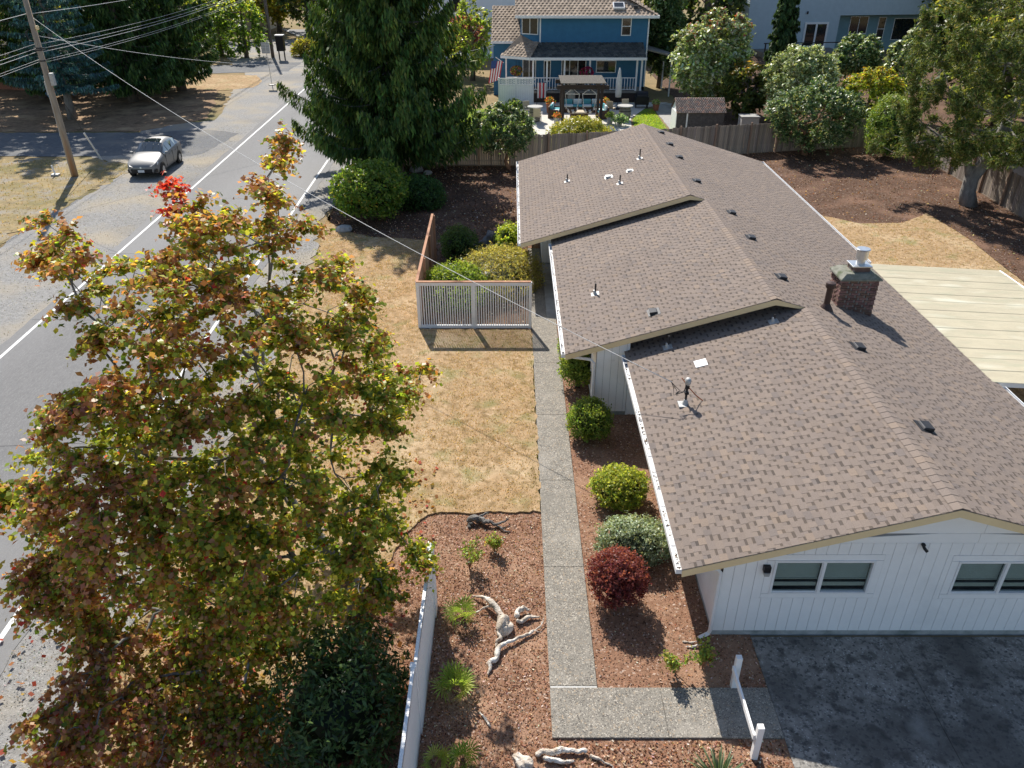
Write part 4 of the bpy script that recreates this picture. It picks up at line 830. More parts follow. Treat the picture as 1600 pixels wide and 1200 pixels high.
# ================================================================ white fences and rail
def slat_mesh(h, wv=.04, d=.016):
    b = MB(); b.box(-wv/2, wv/2, -d/2, d/2, 0, h); return b.mesh('slat', 'white_paint')
scr = thing('privacy_screen', 'white slatted screen with brown wooden side wing around low shrubs', 'fence', (-3.4, 25.8, 0))
L_ = 4.06; nsl = 45; hz = 1.84
b = MB(); b.box(0, L_, -.035, .035, hz-.13, hz); b.build('top_rail', 'white_paint', scr); b = MB(); b.box(0, L_, -.035, .035, .03, .15); b.build('bottom_rail', 'white_paint', scr)
b = MB(); b.box(-.02, L_+.02, -.06, .06, hz+.001, hz+.03); b.build('cap', 'cedar_wood', scr)
for x in (-.03, L_/2-.06, L_-.06): b = MB(); b.box(x, x+.11, -.045, .045, 0, hz-.002 if x > 0 else hz-.002); b.build('post', 'white_paint', scr)
sm = slat_mesh(hz-.28)
for k in range(nsl):
    x = .12+(L_-.24)*k/(nsl-1)
    if abs(x-(L_/2-.005)) > .075: link('slat', sm, scr, (x, 0, .15))
wl = 6.6; nbd = 44
for k in range(nbd):
    b0 = .06+wl*k/nbd; h0 = 1.80+.33*(k/nbd); b = MB(); b.box(-.012+random.uniform(-.002, .002), .012, b0+.003, b0+wl/nbd-.003, .04, h0); b.build('board', 'cedar_wood', scr)
b = MB(); b.hexa([(-.05, .05, 1.81), (.05, .05, 1.81), (.05, wl+.06, 2.14), (-.05, wl+.06, 2.14)], [(-.05, .05, 1.85), (.05, .05, 1.85), (.05, wl+.06, 2.18), (-.05, wl+.06, 2.18)]); b.build('cap', 'cedar_wood', scr)
for y in (2.2, 4.4, 6.6): b = MB(); b.box(.013, .10, y-.045, y+.045, 0, 1.78+.33*(y/wl)); b.build('post', 'cedar_wood', scr)
fn = thing('white_slat_fence', 'tall white slatted fence between the dark rhododendron and bark bed', 'fence', (-1.66, 12.2, 0))
for (ya, yb, dx, hh) in ((0, -3.0, 0, 1.84), (-3.02, -6.2, -.03, 1.80), (-6.22, -9.4, -.05, 1.80)):
    b = MB(); b.box(dx-.03, dx+.03, yb, ya, hh-.13, hh-.005); b.box(dx-.03, dx+.03, yb, ya, .03, .15); b.build('rail', 'white_paint', fn)
    b = MB(); b.box(dx-.06, dx+.05, ya-.34 if ya == 0 else ya-.10, ya, 0, hh+.01); b.build('post', 'white_paint', fn)
    sm = slat_mesh(hh-.02, .046, .06); y = ya-.40 if ya == 0 else ya-.14
    while y > yb+.02: o = link('slat', sm, fn, (dx+.0, y, .02), (0, 0, math.pi/2)); y -= .066
rl = thing('driveway_rail', 'low white two-post rail at the edge of the driveway', 'rail', (4.28, 9.35, 0))
for y in (10.1-9.35, 8.62-9.35): b = MB(); b.box(-.055, .055, y-.055, y+.055, 0, .86); b.build('post', 'white_paint', rl, bevel=.006)
b = MB(); b.box(-.095, -.056, 8.62-9.35, 10.1-9.35, .50, .62); b.build('rail', 'white_paint', rl)
# ================================================================ bushes inside the screen and by the lawn
DGR = [(.03, .06, .016), (.05, .095, .022), (.085, .135, .03)]
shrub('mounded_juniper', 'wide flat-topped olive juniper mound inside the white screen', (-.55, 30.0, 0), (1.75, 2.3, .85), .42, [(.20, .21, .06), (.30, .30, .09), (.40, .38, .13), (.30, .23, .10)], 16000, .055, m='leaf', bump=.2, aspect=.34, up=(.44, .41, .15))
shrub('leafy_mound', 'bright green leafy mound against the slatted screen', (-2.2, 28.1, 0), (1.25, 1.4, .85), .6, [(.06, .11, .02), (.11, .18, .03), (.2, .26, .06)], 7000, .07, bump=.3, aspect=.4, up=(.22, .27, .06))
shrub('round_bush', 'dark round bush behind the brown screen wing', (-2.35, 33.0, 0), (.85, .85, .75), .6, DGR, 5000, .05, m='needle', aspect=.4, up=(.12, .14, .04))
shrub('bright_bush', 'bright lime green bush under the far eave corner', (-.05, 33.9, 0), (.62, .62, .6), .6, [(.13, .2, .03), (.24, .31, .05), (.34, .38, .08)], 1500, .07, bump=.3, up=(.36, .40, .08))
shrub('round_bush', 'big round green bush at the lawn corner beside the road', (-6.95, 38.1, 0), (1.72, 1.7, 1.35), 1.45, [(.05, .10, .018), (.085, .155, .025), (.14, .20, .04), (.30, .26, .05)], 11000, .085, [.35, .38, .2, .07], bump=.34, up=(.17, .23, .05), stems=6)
shrub('low_bush', 'low dark green bush beside the cedar trunk', (-5.0, 40.4, 0), (1.45, 1.3, .95), .6, [(.025, .06, .02), (.04, .085, .025), (.06, .115, .035)], 8000, .06, bump=.25)
# ================================================================ wooden fences of the back garden
FB = []
for k in range(5):
    b = MB(); t = random.uniform(.75, 1.3); b.box(-.07, .07, -.011, .011, 0, 1.78, 0, (t, t*random.uniform(.95, 1.02), t*random.uniform(.9, 1.0))); FB.append(b.mesh('board', 'old_fence', False, True))
PM = MB(); PM.box(-.05, .05, -.05, .05, 0, 1.95, 0, (1.05, .85, .72)); PM = PM.mesh('post', 'old_fence', False, True)
def plank_fence(label, p, q, h=1.0, step=.148):
    p = Vector(p); q = Vector(q); d = q-p; L = d.length; a = math.atan2(d.y, d.x); t = thing('plank_fence', label, 'fence', (p.x, p.y, 0), a, None)
    n = int(L/step)
    for k in range(n): link('board', random.choice(FB), t, (k*step+.07, random.uniform(-.006, .006), .04+random.uniform(-.015, .015)), (0, random.uniform(-.006, .006), 0)).scale = (1, 1, h*random.uniform(.985, 1.02))
    x = .05
    while x < L: link('post', PM, t, (x, -.075, 0)).scale = (1, 1, h); x += 2.42
    for z in (.30, 1.62): b = MB(); b.box(0, L, .014, .055, z*h-.04, z*h+.04, 0, (.9, .85, .8)); b.build('rail', 'old_fence', t, tint=True)
    b = MB(); b.box(0, L, -.05, .05, 0, .05, 0, (.8, .72, .65)); b.build('kickboard', 'old_fence', t, tint=True)
plank_fence('weathered plank fence behind the drooping cedar trunk', (-9.35, 48.75, 0), (-.2, 48.6, 0)); plank_fence('weathered plank fence below the yellow-green bush behind the house', (-.2, 48.6, 0), (8.2, 50.0, 0))
plank_fence('weathered plank fence in front of the small shingled shed', (8.2, 50.0, 0), (17.2, 52.0, 0), 1.02); plank_fence('weathered plank fence behind the multi-stemmed rhododendron', (17.2, 52.0, 0), (26.3, 54.0, 0), 1.02)
plank_fence('weathered side fence beside the leaning pine trunk', (26.4, 54.0, 0), (26.05, 43.0, 0), 1.03); plank_fence('weathered side fence beyond the pine shadow', (26.05, 43.0, 0), (25.5, 30.0, 0), 1.0)
# ================================================================ trees and bushes round the garden
CED = [(.022, .050, .013), (.040, .078, .018), (.065, .105, .022), (.10, .13, .03)]
conifer('weeping_cedar', 'big drooping dark green cedar beside the road and plank fence', (-6.95, 46.3, 0), 15.5, 2.2, lambda f: 6.1*(1-f)**.46*(.84+.16*math.sin(f*40))+.3, CED, nb=190, bark='grey_bark', tr=.42, hang=1.15, dens=2.3, droop=.20, tipup=.45, card=.21, asp=.30, wts=[.28, .36, .26, .10])
tj = ellipsoid_targets((-4.3, 47.6, 1.9), (1.35, 1.0, 1.05), 60)
tree('juniper_tree', 'small dusty green tree between the cedar and the plank fence', 'tree', (-4.0, 47.7, 0), [(-4, 47.7, -.05), (-4.1, 47.7, .5), (-4.2, 47.6, 1.1)], [.10, .08, .06], tj, 'bark', [(.07, .10, .04), (.10, .135, .055), (.14, .18, .08)], leaf=.07, per=8, ln=.3, lpt=6, m='needle', aspect=.3)
RH = [(.036, .07, .026), (.06, .105, .036), (.10, .15, .055), (.26, .285, .15)]
tr_ = ellipsoid_targets((-.45, 48.0, 2.35), (1.95, 1.7, 1.25), 120)
tree('rhododendron_tree', 'glossy dark rhododendron tree with bent trunk at the far eave', 'tree', (-.15, 47.7, 0), [(-.15, 47.7, -.05), (-.4, 47.75, .5), (-.2, 47.8, 1.0), (-.4, 47.9, 1.5)], [.13, .11, .10, .08], tr_, 'red_bark', RH, leaf=.115, per=13, ln=.45, lpt=8, m='gloss_leaf', aspect=.36, wts=[.3, .32, .2, .18])
shrub('golden_bush', 'yellow-green bush behind the plank fence by the pergola', (4.5, 52.0, 0), (2.0, 1.4, 1.05), 1.0, [(.13, .17, .025), (.24, .26, .04), (.36, .33, .06), (.09, .13, .02)], 9000, .085, bump=.3, up=(.42, .38, .07), m='gloss_leaf', aspect=.4)
tm = ellipsoid_targets((19.2, 51.3, 2.75), (3.1, 2.5, 1.75), 210)
tree('rhododendron_tree', 'wide glossy rhododendron on red multi-stem trunk before the fence', 'tree', (19.0, 51.3, 0), [(19, 51.3, -.05), (18.95, 51.3, .3), (18.8, 51.3, .7), (18.7, 51.3, 1.2)], [.24, .20, .17, .14], tm, 'red_bark', RH, leaf=.12, per=15, ln=.55, lpt=8, m='gloss_leaf', aspect=.36, tip=.02, wts=[.26, .3, .22, .22])
b = MB()
for s in (.35, -.45, .05): b.tube([(0, 0, 0), (s*.5, .05, .5), (s*1.3, .1*s, 1.3), (s*2.4, .2, 2.1)], [.15, .13, .10, .06], 8)
b.build('stem', 'red_bark', bpy.data.objects['rhododendron_tree.001'], smooth=True)
shrub('round_bush', 'round light green bush beside the pine in front of the fence', (24.0, 50.9, 0), (1.45, 1.4, 1.85), 1.75, [(.06, .12, .02), (.12, .19, .035), (.22, .28, .06)], 10000, .08, bump=.25, up=(.30, .34, .10), m='gloss_leaf', aspect=.42)
PIN = [(.042, .068, .018), (.075, .105, .026), (.115, .138, .036), (.18, .165, .07)]
PC = [(1425, 45), (1470, 0), (1600, -60), (1760, -60), (1780, 240), (1640, 262), (1560, 255), (1530, 238), (1480, 262), (1425, 268), (1400, 250), (1418, 200), (1402, 165), (1420, 120)]
tp = outline_targets(PC, (25.6, 41.2, 7.0), (5.2, 4.2, 5.6), 400); tp = np.vstack([tp[(tp[:, 2] > 2.0)], ellipsoid_targets((23.6, 41.6, 2.9), (4.2, 2.6, .9), 50)])
tree('pine_tree', 'large bushy pine with forked pale trunk by the side fence', 'tree', (24.25, 40.6, 0), [(24.25, 40.6, -.1), (24.05, 40.7, .7), (24.1, 40.8, 1.4), (24.6, 40.9, 2.2), (25.0, 41.0, 3.4), (25.4, 41.1, 5.0), (25.6, 41.2, 7.0)], [.48, .38, .36, .30, .25, .20, .12], tp, 'grey_bark', PIN, leaf=.125, per=23, ln=.58, lpt=12, m='needle', aspect=.20, tip=.012, wts=[.3, .33, .22, .15], nup=.2, droop=-.15)
b = MB(); b.tube([(-.15, .2, 1.2), (-.35, .35, 1.8), (-.6, .6, 2.8), (-.9, 1.2, 4.2)], [.26, .20, .15, .08], 9); b.build('limb', 'grey_bark', bpy.data.objects['pine_tree'], smooth=True)
sheet('neighbour_garden', [(14, 54.0), (26, 54.6), (26.6, 43), (26, 28), (60, 28), (60, 96), (14, 96)], .006, 'dark_mulch', .1, 1.0)
def bushy(name, label, px, y, pal, n=90, leaf=.13, per=9, ln=.6, lpt=7, wts=None, up=None, m='leaf', aspect=.55, cat='tree', zlow=.3, tintf=None, ry=None, bark='bark'):
    """broadleaf tree or tall shrub sized from its photo box at distance y"""
    u0, v0, u1, v1 = px; c = atY((u0+u1)/2, (v0+v1)/2, y); rx = (atY(u1, v0, y).x-atY(u0, v0, y).x)/2; top = atY(u0, v0, y).z; bot = max(zlow, atY(u0, v1, y).z); rz = (top-bot)/2; cz = (top+bot)/2
    n = int(n*1.5); per = int(per*1.5); leaf = leaf*1.2; T = ellipsoid_targets((c.x, y, cz), (rx*.9, ry or rx*.85, rz*.9), n, .4)
    def tf(C, I):
        tn = palette(pal, len(C), .2, wts)
        if up is not None:
            g = (rng.random(len(C)) < np.clip((C[:, 2]-cz)/rz*.8-.15, 0, .7))[:, None]; tn = np.where(g, palette(up, len(C), .2), tn)
        return tn
    return tree(name, label, cat, (c.x, y, 0), [(c.x, y, -.1), (c.x+.05, y, cz*.3), (c.x, y, cz*.6), (c.x, y, cz)], [.05*rz+.06, .04*rz+.05, .03*rz+.04, .03], T, bark, pal, leaf=leaf, per=per, ln=ln, lpt=lpt, m=m, aspect=aspect, tintf=tf, tip=.016)
bushy('photinia', 'tall pale green shrub with red tips behind the small shed', (1045, 10, 1180, 172), 66, [(.09, .13, .05), (.22, .26, .15), (.36, .40, .27), (.17, .23, .05)], 210, .14, 10, .65, 8, [.25, .25, .25, .25], up=[(.30, .33, .20), (.36, .10, .07), (.26, .28, .1)], m='gloss_leaf')
bushy('amber_shrub', 'amber-tipped open shrub right of the small shed', (1128, 85, 1208, 190), 62, [(.06, .085, .02), (.10, .12, .03), (.045, .06, .018)], 70, .13, 9, .55, 6, up=[(.42, .27, .05), (.34, .24, .06)])
bushy('silver_shrub', 'silvery green feathery shrub behind the rhododendron tree', (1186, 62, 1315, 175), 60, [(.14, .175, .075), (.25, .285, .15), (.36, .40, .24), (.08, .115, .035)], 170, .115, 10, .6, 8, m='gloss_leaf', aspect=.4)
bushy('golden_shrub', 'golden orange-topped shrub between rhododendron and pine', (1305, 98, 1415, 195), 58, [(.14, .19, .025), (.27, .30, .04), (.08, .12, .02)], 130, .10, 10, .5, 8, up=[(.46, .25, .04), (.42, .34, .05), (.38, .3, .05)], aspect=.4)
bushy('dark_shrub', 'dark rounded shrub under the grey house windows', (1300, 52, 1382, 118), 66, RH, 90, .14, 9, .55, 7, m='gloss_leaf', aspect=.4)
bushy('pale_shrub', 'pale leafy shrub against the pine crown below the grey house', (1385, 45, 1450, 150), 62, [(.09, .13, .04), (.18, .21, .10), (.28, .31, .18)], 110, .12, 10, .5, 7, m='gloss_leaf')
bushy('laurel_tree', 'dark glossy evergreen tree beside the blue house wall', (1008, -40, 1068, 125), 76, [(.03, .06, .02), (.06, .10, .03), (.14, .18, .08)], 120, .17, 10, .7, 8, m='gloss_leaf', aspect=.42)
conifer('column_cypress', 'narrow dark green columnar cypress beside the grey house', (24.3, 76, 0), 10.5, .4, lambda f: 1.35*(1-f)**.5+.15, [(.020, .042, .014), (.032, .062, .02), (.05, .085, .026)], nb=150, hang=.35, dens=2.6, droop=-.5, tipup=.2, card=.22, tr=.2)
# ================================================================ far side of the road
conifer('blue_spruce', 'blue-green spruce behind the utility pole', (-33.9, 62.4, 0), 17, 2.2, lambda f: 3.9*(1-f)**.8+.25, [(.035, .085, .085), (.05, .115, .115), (.08, .15, .15), (.025, .06, .06)], nb=130, hang=.18, dens=1.6, droop=.10, tipup=.12, card=.17, asp=.36, tr=.26, bark='grey_bark')
for i, (x, y, h, rr, lab) in enumerate(((-32.2, 69.5, 24, 4.6, 'tall dark conifer next to the blue spruce'), (-29.9, 74.5, 25, 3.9, 'tall dark conifer nearest the far driveway and road sign'), (-36.0, 79.0, 24, 4.8, 'taller dark conifer behind the blue spruce'), (-40.5, 71.0, 23, 4.8, 'dark conifer between blue spruce and brick house'))):
    conifer('dark_conifer', lab, (x, y, 0), h, 1.6, lambda f, rr=rr: rr*(1-f)**.75+.3, [(.018, .042, .013), (.032, .066, .018), (.055, .095, .024)], nb=150, hang=.7, dens=1.15, droop=.2, tipup=.35, card=.27, asp=.32, group='dark conifers across the road')
def bg(name, label, x, y, r, h, pal, n=70, group=None, leaf=.26, z0=1.0, m='leaf', up=None, per=8, wts=None):
    T = ellipsoid_targets((x, y, (h+z0)/2), (r, r*.9, (h-z0)/2), n, .4); zz = (h+z0)/2
    def tf(C, I):
        tn = palette(pal, len(C), .22, wts)
        if up is not None: g = (rng.random(len(C)) < np.clip((C[:, 2]-zz)/(h-z0)*1.6, 0, .8))[:, None]; tn = np.where(g, palette(up, len(C), .2), tn)
        return tn
    return tree(name, label, 'tree', (x, y, 0), [(x, y, -.1), (x+.1, y, h*.2), (x, y, h*.4), (x+.1, y, h*.6)], [.04*h, .03*h, .025*h, .02*h], T, 'bark', pal, leaf=leaf, per=per, ln=.16*r+.5, lpt=7, m=m, tintf=tf, tip=.03, group=group)
HG = [(.05, .10, .02), (.085, .15, .025), (.13, .19, .03)]
for i, (x, y, lab) in enumerate(((-33.5, 97, 'tall lime-topped hedge shrub left of the far utility pole'), (-30.2, 95.5, 'tall lime-topped hedge shrub nearest the far utility pole'), (-36.8, 98.5, 'tall lime-topped hedge shrub behind the dark conifers'))): bg('hedge_shrub', lab, x, y, 2.3, 7.2, HG, 80, 'lime hedge by the far driveway', .17, .2, up=[(.36, .38, .05), (.28, .32, .05)])
bg('broadleaf_tree', 'olive leafy tree above the brick house behind the utility pole', -46, 79, 4.6, 10.5, [(.06, .085, .02), (.12, .13, .03), (.2, .19, .04)], 110, leaf=.2)
bg('broadleaf_tree', 'olive leafy tree left of the brick house roof', -53, 72, 4.4, 10, [(.05, .075, .02), (.10, .115, .03), (.17, .17, .04)], 110, leaf=.2)
DK = [(.022, .04, .015), (.04, .065, .02), (.07, .09, .03)]; OL = [(.06, .09, .02), (.11, .135, .03), (.18, .19, .05)]; YL = [(.16, .19, .035), (.26, .26, .05), (.36, .31, .06)]
bgs = [(-22.5, 112, 4.5, 11, DK, 'dark leafy tree straight beyond the road bend'), (-27.5, 116, 4.2, 12, DK, 'dark leafy tree behind the far utility pole'), (-33, 121, 4.5, 10, YL, 'pale yellow-green tree above the lime hedge'), (-17.5, 116, 4.5, 12, DK, 'dark leafy tree between road bend and drooping cedar'), (-12.5, 108, 4.2, 9, OL, 'olive leafy tree seen behind the drooping cedar'), (-38, 112, 4.6, 12, OL, 'olive leafy tree beside the pink-roofed house'), (-45, 104, 5, 13, DK, 'dark leafy tree behind the row of conifers'), (-52, 96, 5, 12, OL, 'olive leafy tree behind the brick house'), (-62, 88, 6, 13, DK, 'dark leafy tree past the far end of the brick house'), (-5, 112, 5, 13, OL, 'olive leafy tree behind the white building'), (4, 112, 5.5, 13, DK, 'dark leafy tree behind the tiled roof of the blue house'), (15, 95, 4.6, 13, OL, 'olive leafy tree between the blue house and the grey house'), (20, 88, 4.0, 12, DK, 'dark leafy tree left of the columnar cypress'), (23, 102, 5, 14, DK, 'dark leafy tree at the left end of the grey house'), (52, 96, 5.5, 13, OL, 'olive leafy tree at the right end of the grey house'), (47, 82, 5.0, 11, OL, 'olive leafy tree in front of the grey house right end'), (40, 72, 4.5, 10, DK, 'dark leafy tree behind the upper pine crown'), (36, 60, 4.2, 9, OL, 'olive leafy tree behind the pine beyond the side fence'), (36, 48, 4.2, 9, DK, 'dark leafy tree behind the pale neighbour shed'), (60, 108, 6, 14, DK, 'dark leafy tree far behind the grey house'), (-70, 74, 6, 12, OL, 'olive leafy tree far beyond the side driveway'), (-64, 60, 5, 11, DK, 'dark leafy tree beside the side driveway')]
for i, (x, y, r, h, pal, lab) in enumerate(bgs): bg('background_tree', lab, x, y, r, h, pal, 80, 'belt of trees beyond the houses', .30)
shrub('roadside_shrub', 'small yellowish shrub beside the far mailbox box', (-23.5, 96.5, 0), (1.6, 1.4, 1.0), .7, YL, 1800, .14, bump=.3)
shrub('roadside_shrub', 'small rusty red shrub at the bend beyond the mailbox', (-20.6, 102.5, 0), (1.7, 1.4, 1.1), .8, [(.20, .08, .04), (.12, .08, .03), (.26, .14, .05)], 1800, .14, bump=.3)
shrub('red_maple_bush', 'pinkish red bush beside the blue house behind the cedar', (-5.0, 84, 0), (2.2, 1.8, 1.6), 3.4, [(.42, .16, .15), (.30, .11, .10), (.22, .13, .07)], 3500, .16, bump=.3)
bg('broadleaf_tree', 'yellow-green tree between the cedar and the tiled roof', -3.8, 80, 2.2, 6.8, [(.10, .15, .03), (.16, .21, .04), (.22, .25, .06)], 60, leaf=.16)
# utility pole, wires, sign, mailbox, stub
def pole(name, label, base, h, r, m='pole_wood'):
    t = thing(name, label, 'utility pole', base); b = MB(); b.tube([(0, 0, -.2), (0, 0, 1.6), (0, 0, h)], [r, r*.95, r*.66], 14); b.build('shaft', m, t, smooth=True); return t
mat('pole_wood', (.42, .34, .26), (.28, .215, .155), 5, .9, .6, 26, .15, stretch=(3, 3, .22), big=(.5, (.34, .18, .085), .5, .66))
up_ = pole('utility_pole', 'tall weathered wooden utility pole beside the silver car', (-25.9, 46.2, 0), 11.0, .19)
b = MB(); b.box(.16, .36, -.12, .12, 5.1, 5.75); b.build('equipment_box', 'lead', up_, bevel=.01); b = MB(); b.tube([(-.19, -.03, .1), (-.165, -.03, 5.6)], .03, 6); b.build('conduit', 'lead', up_); b = MB(); b.box(-.24, -.14, -.05, .05, 4.6, 5.3); b.build('conduit_cover', 'lead', up_)
b = MB(); b.lathe([(.05, 0), (.10, .05), (.10, .18), (.05, .22)], 10, (.24, -.05, 7.95)); b.build('street_light_control', 'tan_trim', up_)
b = MB()
for z in (7.0, 6.35, 6.9): b.lathe([(.155, 0), (.165, .02), (.165, .06), (.155, .08)], 12, (0, 0, z)); b.box(-.3, .3, -.02, .02, z+.02, z+.06)
for k in range(4): a = 6.28*k/4; b.tube([(-.2, -.1, 8.0), (-.42, -.12+.1*math.cos(a), 7.85), (-.36, -.1, 7.45+.1*math.sin(a)), (-.16, -.1, 7.4)], .012, 4)
b.build('bracket', 'dark_metal', up_)
b = MB(); b.box(-.2, .2, -.2, -.17, .9, .95) if False else b.lathe([(.02, 0), (.02, .12)], 6, (-.16, -.1, 2.35)); b.build('step_bolt', 'galvanised', up_)
up2 = pole('utility_pole', 'far dark utility pole beside the lime hedge', (-27.2, 95.5, 0), 12.0, .2, 'bark')
mat('wire', (.62, .62, .62), (.5, .5, .5), 3, .5); mat('dark_wire', (.06, .06, .065), (.045, .045, .05), 3, .6)
def wire(label, p, q, sag, r, m='wire', group=None, name='overhead_wire', n=30):
    p = Vector(p); q = Vector(q); t = MB(); base = Vector((p.x, p.y, 0)); t.tube([p.lerp(q, k/n)-Vector((0, 0, sag*4*(k/n)*(1-k/n)))-base for k in range(n+1)], r, 5); o = t.build(name, m, None, smooth=True); o.location = base; return tag(o, label, 'wire', group)
for (dz, dx, r) in ((8.75, .12, .014), (7.25, .14, .009), (7.02, .16, .010), (6.85, .15, .013), (6.45, .18, .009), (6.33, .20, .009)):
    lab = 'single bright wire on the top of the utility pole' if dz > 8 else 'one of the bundled cables at mid height of the utility pole'; g = None if dz > 8 else 'cable bundle along the road'
    wire(lab+', far span', (-25.9+dx, 46.2, dz), (-27.1+dx, 95.5, dz+.6), .5, r, group=g); wire(lab+', near span', (-25.9-dx, 46.2, dz), (-24.6-dx, 2.0, dz+.4), .5, r, group=g)
wire('service wire sagging from the utility pole across the road to the roof mast', (-25.7, 46.1, 8.55), (3.92, 16.52, zl(3.26, 4.3)+.62), .75, .010, name='service_wire')
wire('thin cable running from the utility pole across the road to the blue house', (-25.75, 46.2, 7.65), (-1.4, 69.5, 4.4), 1.6, .012, name='service_wire')
wire('guy wire bracing the utility pole down to the grass', (-25.85, 46.3, 5.2), (-26.05, 50.0, 0), .0, .02, 'dark_wire', name='guy_wire')
g = MB(); g.tube([(-26.05, 50.0, 0), (-25.975, 48.6, 1.97)], .055, 6); g = g.build('guard', 'white_trim', bpy.data.objects['guy_wire']); g.location = (25.85, -46.3, 0)
t = thing('road_sign', 'back of a pale rectangular road sign on a thin leaning post', 'sign', (-22.5, 77.4, 0)); b = MB(); b.tube([(0, 0, 0), (-.12, 0, 3.6)], .035, 6); b.build('post', 'galvanised', t); b = MB(); b.box(-.5, .26, -.02, -.005, 2.75, 3.7); b.build('sign_panel', 'lead', t, bevel=.002)
b = MB()
for z in (2.95, 3.25, 3.5): b.box(-.42, .18, -.035, -.0205, z-.02, z+.02)
b.build('brace', 'galvanised', t); b = MB(); b.lathe([(.36, 0), (.34, .06), (.1, .10)], 8); b.build('base', 'black_plastic', t)
t = thing('mailbox', 'dark upright box on legs beside the far utility pole', 'mailbox', (-25.6, 93.5, 0)); b = MB(); b.box(-.42, .42, -.35, .35, .95, 2.5); b.build('box', 'black_plastic', t, bevel=.03); b = MB(); b.box(-.46, .46, -.4, .4, 2.501, 2.6); b.build('lid', 'lead', t)
for x in (-.3, .3): b = MB(); b.box(x-.06, x+.06, -.06, .06, 0, .949); b.build('leg', 'dark_metal', t)
t = thing('standpipe', 'small white standpipe in the grass beside the utility pole', 'pipe', (-27.1, 46.3, 0)); b = MB(); b.tube([(0, 0, 0), (-.08, 0, .62)], .05, 8); b.build('pipe', 'white_trim', t); b = MB(); b.box(-.22, .22, -.16, .16, 0, .12); b.build('base', 'lead', t, bevel=.02)
t = thing('sign_post', 'thin dark metal post at the garden corner beside the cedar', 'post', tuple(G(565, 270))); b = MB(); b.tube([(0, 0, 0), (0, 0, 2.2)], .035, 6); b.build('shaft', 'dark_metal', t); b = MB(); b.box(-.22, .22, -.02, .02, 2.2, 2.6); b.build('panel', 'lead', t)
for i, (u, v, r, lab) in enumerate(((650, 268, .32, 'pale boulder right of the cedar trunk'), (592, 272, .38, 'pale boulder left of the cedar trunk'), (538, 362, .3, 'grey rock below the big round bush at the lawn edge'), (668, 272, .2, 'small pale stone right of the cedar boulder'))):
    p = G(u, v); b = MB(); bd = unit(14); rows = []
    for a in range(5):
        for c_ in range(9):
            ph = math.pi*(a+.4)/5; th = 6.28*c_/9; d = np.array([math.sin(ph)*math.cos(th), math.sin(ph)*math.sin(th), math.cos(ph)]); k = 1+.25*np.max(np.clip((bd@d-.7)*3, 0, 1)); b.v.append((d[0]*r*1.25*k, d[1]*r*k, max(-.02, d[2]*r*.75*k+r*.35)))
    for a in range(4):
        for c_ in range(9): b.f.append((a*9+c_, a*9+(c_+1) % 9, (a+1)*9+(c_+1) % 9, (a+1)*9+c_)); b.mi.append(0); b.t.append((1, 1, 1))
    b.f.append(tuple(reversed(range(9)))); b.mi.append(0); b.t.append((1, 1, 1)); o = b.build('boulder', 'stone'if 'stone' in MATS else 'concrete', None, smooth=False); o.location = p; tag(o, lab, 'rock')
# ================================================================ silver hatchback
mat('car_paint', (.23, .23, .228), (.21, .21, .208), 40, .45, metal=.25, spec=.3); mat('tyre', (.02, .02, .02), (.03, .03, .03), 20, .85); mat('rim', (.55, .56, .57), (.45, .46, .47), 20, .3, metal=.8)
mat('car_glass', (.02, .03, .035), (.015, .022, .026), 2, .04, spec=.9, coat=1.0); mat('lamp_lens', (.75, .77, .78), (.6, .62, .63), 30, .12, spec=.8, coat=.6); mat('plate', (.72, .73, .72), (.6, .62, .64), 30, .5)
car = thing('parked_car', 'silver hatchback parked on the gravel shoulder facing the camera', 'car', (-21.65, 47.85, .0), -R(88)); car.scale = (1.07, 1.07, 1.14)
ST_ = [(2.20, .42, .66, .60, .60, .50), (2.12, .30, .72, .70, .74, .62), (1.85, .24, .80, .84, .82, .72), (1.45, .22, .86, .93, .87, .76), (1.0, .22, .91, 1.00, .88, .74), (.80, .22, .92, 1.06, .88, .72), (.10, .22, .94, 1.44, .88, .58), (-.45, .22, .96, 1.49, .88, .57), (-1.05, .22, .99, 1.47, .88, .56), (-1.55, .22, 1.03, 1.40, .87, .54), (-1.95, .26, 1.02, 1.12, .84, .62), (-2.14, .34, .95, 1.02, .80, .62), (-2.22, .45, .80, .84, .72, .56)]
RING = []
for (x, zs, zb, zt, wv, wt) in ST_:
    half = [(wv*.90, zs), (wv, zs+.12), (wv*1.005, (zs+zb)/2+.05), (wv*.985, zb-.06), (wv*.955, zb), (wt+(wv*.955-wt)*.10, zt-.05*(1 if zt-zb > .2 else .3)), (wt*.75, zt), (wt*.3, zt+.018)]
    RING.append([(x, y, z) for y, z in half]+[(x, -y, z) for y, z in reversed(half)])
b = MB(); nr = 16; GLF = {}
for i in range(len(RING)-1):
    for k in range(nr-1):
        q = [RING[i][k], RING[i][k+1], RING[i+1][k+1], RING[i+1][k]]
        kind = None
        if k in (4, nr-2-4) and 6 <= i+1 and i <= 8 and i >= 5: kind = 'side_window'
        if i == 5 and 5 <= k <= 9: kind = 'windscreen'
        if i == 9 and 5 <= k <= 9: kind = 'rear_window'
        if i == 6 and 6 <= k <= 8: kind = 'sunroof'
        if kind: GLF.setdefault((kind, 0 if kind != 'side_window' else (1 if k == 4 else 2)), []).append(q)
        b.add(q, [(0, 3, 2, 1)])
b.add(RING[0], [tuple(range(nr))]); b.add(RING[-1], [tuple(reversed(range(nr)))])
me = b.mesh('body', 'car_paint', True)
import bmesh as _bm
bm = _bm.new(); bm.from_mesh(me); _bm.ops.remove_doubles(bm, verts=bm.verts[:], dist=.0005); _bm.ops.recalc_face_normals(bm, faces=bm.faces[:]); bm.to_mesh(me); bm.free()
